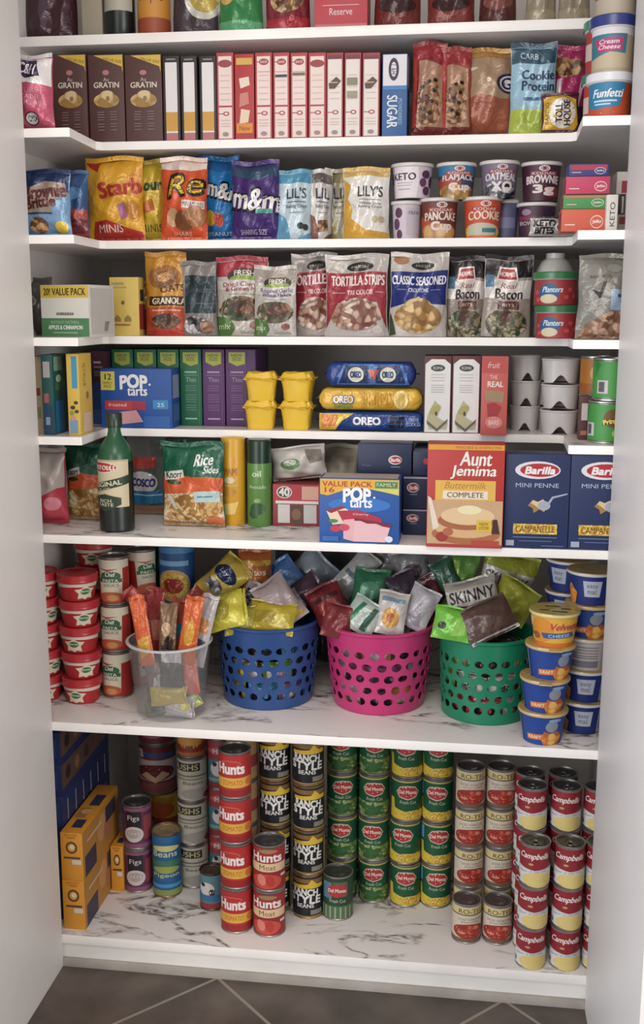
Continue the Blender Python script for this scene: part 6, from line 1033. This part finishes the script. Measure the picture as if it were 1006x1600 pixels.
for px, yb_, nm in ((828, 1516, 'left'), (881, 1518, 'middle')):
    p = base_at(px, yb_, Z8, r66)
    stack(kS, p, 3, hS+.0006, 'soup can in the ' + ('left' if nm == 'left' else 'right') + ' front column of three, {}', gs, -.05, .0012, 21)
    stack(kS, Vector((p.x-.004, p.y+.070, Z8)), 4, hS+.0006, 'soup can in the ' + ('left' if nm == 'left' else 'right') + ' second row column, {}', gs, -.05, .001, 22)
    stack(kS, Vector((p.x-.006, p.y+.140, Z8)), 4, hS+.0006, 'soup can in the ' + ('left' if nm == 'left' else 'right') + ' third row column, {}', gs, -.05, .001, 23)
p = base_at(881, 1518, Z8, r66); stack(kS, Vector((p.x+.0705, p.y+.004, Z8)), 3, hS+.0006, 'soup can beside the right wall panel, front column, {}', gs, -.1, .001, 24)
stack(kS, Vector((p.x+.068, p.y+.075, Z8)), 4, hS+.0006, 'soup can by the right wall panel, second row, {}', gs, -.1, .001, 25)
# the mixed cans of the left half
r30 = .0495; pF = onZ(248, 1330, Z8)
def at_back(px, Y): q = onY(px, 1250, Y); return Vector((q.x, Y, Z8))
cher = [('r', 0, .80, 1, 1, '#802430'), ('p', [(.10, .90), (.34, .94), (.36, .76), (.14, .74)], '#e0d8d8'), ('t', 'PIE', .14, .79, .32, .88, '#b83044', {'bold': .04}), ('p', [(.36, .90), (.96, .86), (.96, .76), (.36, .78)], '#3c5490'), ('r', 0, .26, 1, .72, '#c8b8b8'), ('e', .54, .44, .34, .18, '#7c1c20'), ('p', [(.30, .36), (.56, .22), (.80, .38), (.66, .48), (.56, .34), (.42, .46)], '#e0b090'), ('r', 0, 0, 1, .22, '#a05050')]
Yf = .42; q = at_back(248, Yf)
z0c = onY(250, 1302, Yf-.04).z; z1c = onY(248, 1243, Yf-.05).z; z2c = onY(248, 1172, Yf-.05).z
kP0 = Kind(make_can('fruit_can', .0375, .11, '#e0b828', [('e', .5, .5, .3, .3, '#d8602c'), ('r', .3, .7, .8, .9, '#c89818'), ('r', 0, 0, 1, .2, '#b03c28')], lid='#3c3430'), 'can')
zz_ = Z8; nfc = max(1, round((z1c-Z8)/.11)); sc_ = (z1c-Z8)/(nfc*.11)
qq = at_back(258, Yf)
for i in range(nfc): kP0.put((qq.x, Yf, Z8+i*.11*sc_), -.1, 'yellow and orange fruit can under the big cherry can, ' + ORD[i], 'yellow fruit cans', sca=(1, 1, sc_))
kP = Kind(make_can('pie_filling_can', r30, (z2c-z1c)*1.08, '#8c2c38', cher, lid='#3c3430'), 'can')
kP.put((q.x, Yf, z1c), -.05, 'big cherry pie filling can behind the purple cans')
kP3 = Kind(make_can('pie_filling_can', r30, .10, '#84283c', [('e', .5, .35, .3, .2, '#b87080')], lid='#3c3430'), 'can'); kP3.put((q.x, Yf, z1c+(z2c-z1c)*1.08+.0005), 0, 'dark red can on top of the cherry pie filling can')
pur = [('r', 0, .90, 1, 1, '#985078'), ('r', 0, 0, 1, .10, '#985078'), ('p', [(.34, .92), (.66, .92), (.66, .46), (.34, .46)], '#201820'), ('t', 'Figs', .38, .66, .62, .82, '#e8e0e0'), ('e', .5, .34, .20, .20, '#d8ccc8'), ('e', .5, .36, .14, .12, '#b8a8a0'), ('r', .70, .2, .9, .8, '#a04048')]
hP = pitch_for(218, 1396, 1262, 2, r15)
kV = Kind(make_can('fruit_can', r15*.97, hP, '#6c2c50', pur, lid='#3c3a3c'), 'can')
canstack(kV, 218, 1396, r15, hP, 2, 'purple can in the pair right of the orange boxes, {}', 'purple cans', -.1, 31)
blu = [('r', 0, .9, 1, 1, '#1c6cac'), ('e', .5, .80, .3, .05, '#d8d080'), ('t', 'Beans', .22, .66, .74, .76, '#d8e0a0', {'bold': .02}), ('r', .1, .50, .9, .60, '#3c7c68'), ('e', .5, .44, .3, .06, '#a0b040'), ('t', 'Pigeon', .22, .30, .78, .38, '#c8d890', {'bold': .02}), ('r', 0, 0, 1, .10, '#8c9c4c'), ('r', 0, .14, 1, .2, '#3c9cd0')]
hB2 = pitch_for(262, 1404, 1306, 1, r15)
canstack(Kind(make_can('bean_can', r15*.96, hB2, '#1864a8', blu, lid='#a88c60', body='#b89868'), 'can'), 262, 1404, r15, hB2, 1, 'single blue can with a tan lid beside the purple pair', None, 0)
crm = [('r', .02, .74, .64, .94, '#302c20'), ('t', 'BUSHS', .06, .77, .60, .91, '#c0c088', {'bold': .04}), ('r', .1, .60, .8, .64, '#807868'), ('r', .1, .52, .7, .55, '#8c8474'), ('t', 'Beans', .3, .40, .7, .48, '#686050'), ('e', .6, .16, .34, .14, '#a8a498'), ('e', .82, .1, .12, .08, '#303028')]
hC2 = pitch_for(298, 1392, 1190, 3, r15)
kW = Kind(make_can('bean_can', r15, hC2, '#c8c4b4', crm, lid='#a8a498'), 'can')
pw = canstack(kW, 300, 1392, r15, hC2, 3, 'cream coloured bean can in the column right of the blue can, {}', 'cream coloured bean cans', .05, 33, dx=.004, dy=.009)
kX = Kind(make_can('bean_can', r15*.96, hC2*.9, '#c86c28', [('e', .5, .5, .3, .3, '#e0a040'), ('r', 0, .1, 1, .3, '#983420')], lid='#6c6058'), 'can'); kX.put((pw.x, pw.y, Z8+3*(hC2+.0008)), .1, 'orange can on top of the cream coloured column')
cow = [('r', 0, .62, 1, 1, '#b83440'), ('e', .5, .80, .30, .08, '#d86870'), ('t', 'MILK', .32, .74, .68, .84, '#e8dcdc', {'bold': .03}), ('r', 0, .12, 1, .62, '#48848c'), ('e', .42, .42, .16, .16, '#e0dcdc'), ('e', .52, .34, .06, .08, '#28282c'), ('e', .36, .52, .05, .05, '#28282c'), ('r', .2, .16, .8, .22, '#78b0b8'), ('r', 0, 0, 1, .12, '#9c2c34')]
rK = .0345; hK = pitch_for(334, 1400, 1160, 3, rK)
kK = Kind(make_can('milk_can', rK, hK, '#48848c', cow, lid='#8c8480'), 'can')
canstack(kK, 338, 1400, rK, hK*.93, 3, 'red and teal milk can in the column left of the tall red stack, {}', 'red and teal milk cans', .0, 35, dx=.003, dy=.057)
kk_ = Kind(make_can('milk_can', .030, .098, '#5c8c9c', [('r', 0, 0, 1, .16, '#b03038'), ('e', .42, .6, .2, .2, '#e0dcdc'), ('e', .56, .5, .07, .1, '#28282c'), ('e', .34, .72, .06, .06, '#28282c'), ('r', .1, .22, .9, .42, '#2c7cac')], lid='#584838', body='#786858'), 'can')
kk_.put(base_at(332, 1424, Z8, .030), .0, 'small milk can with a dark lid in front of the milk can column')
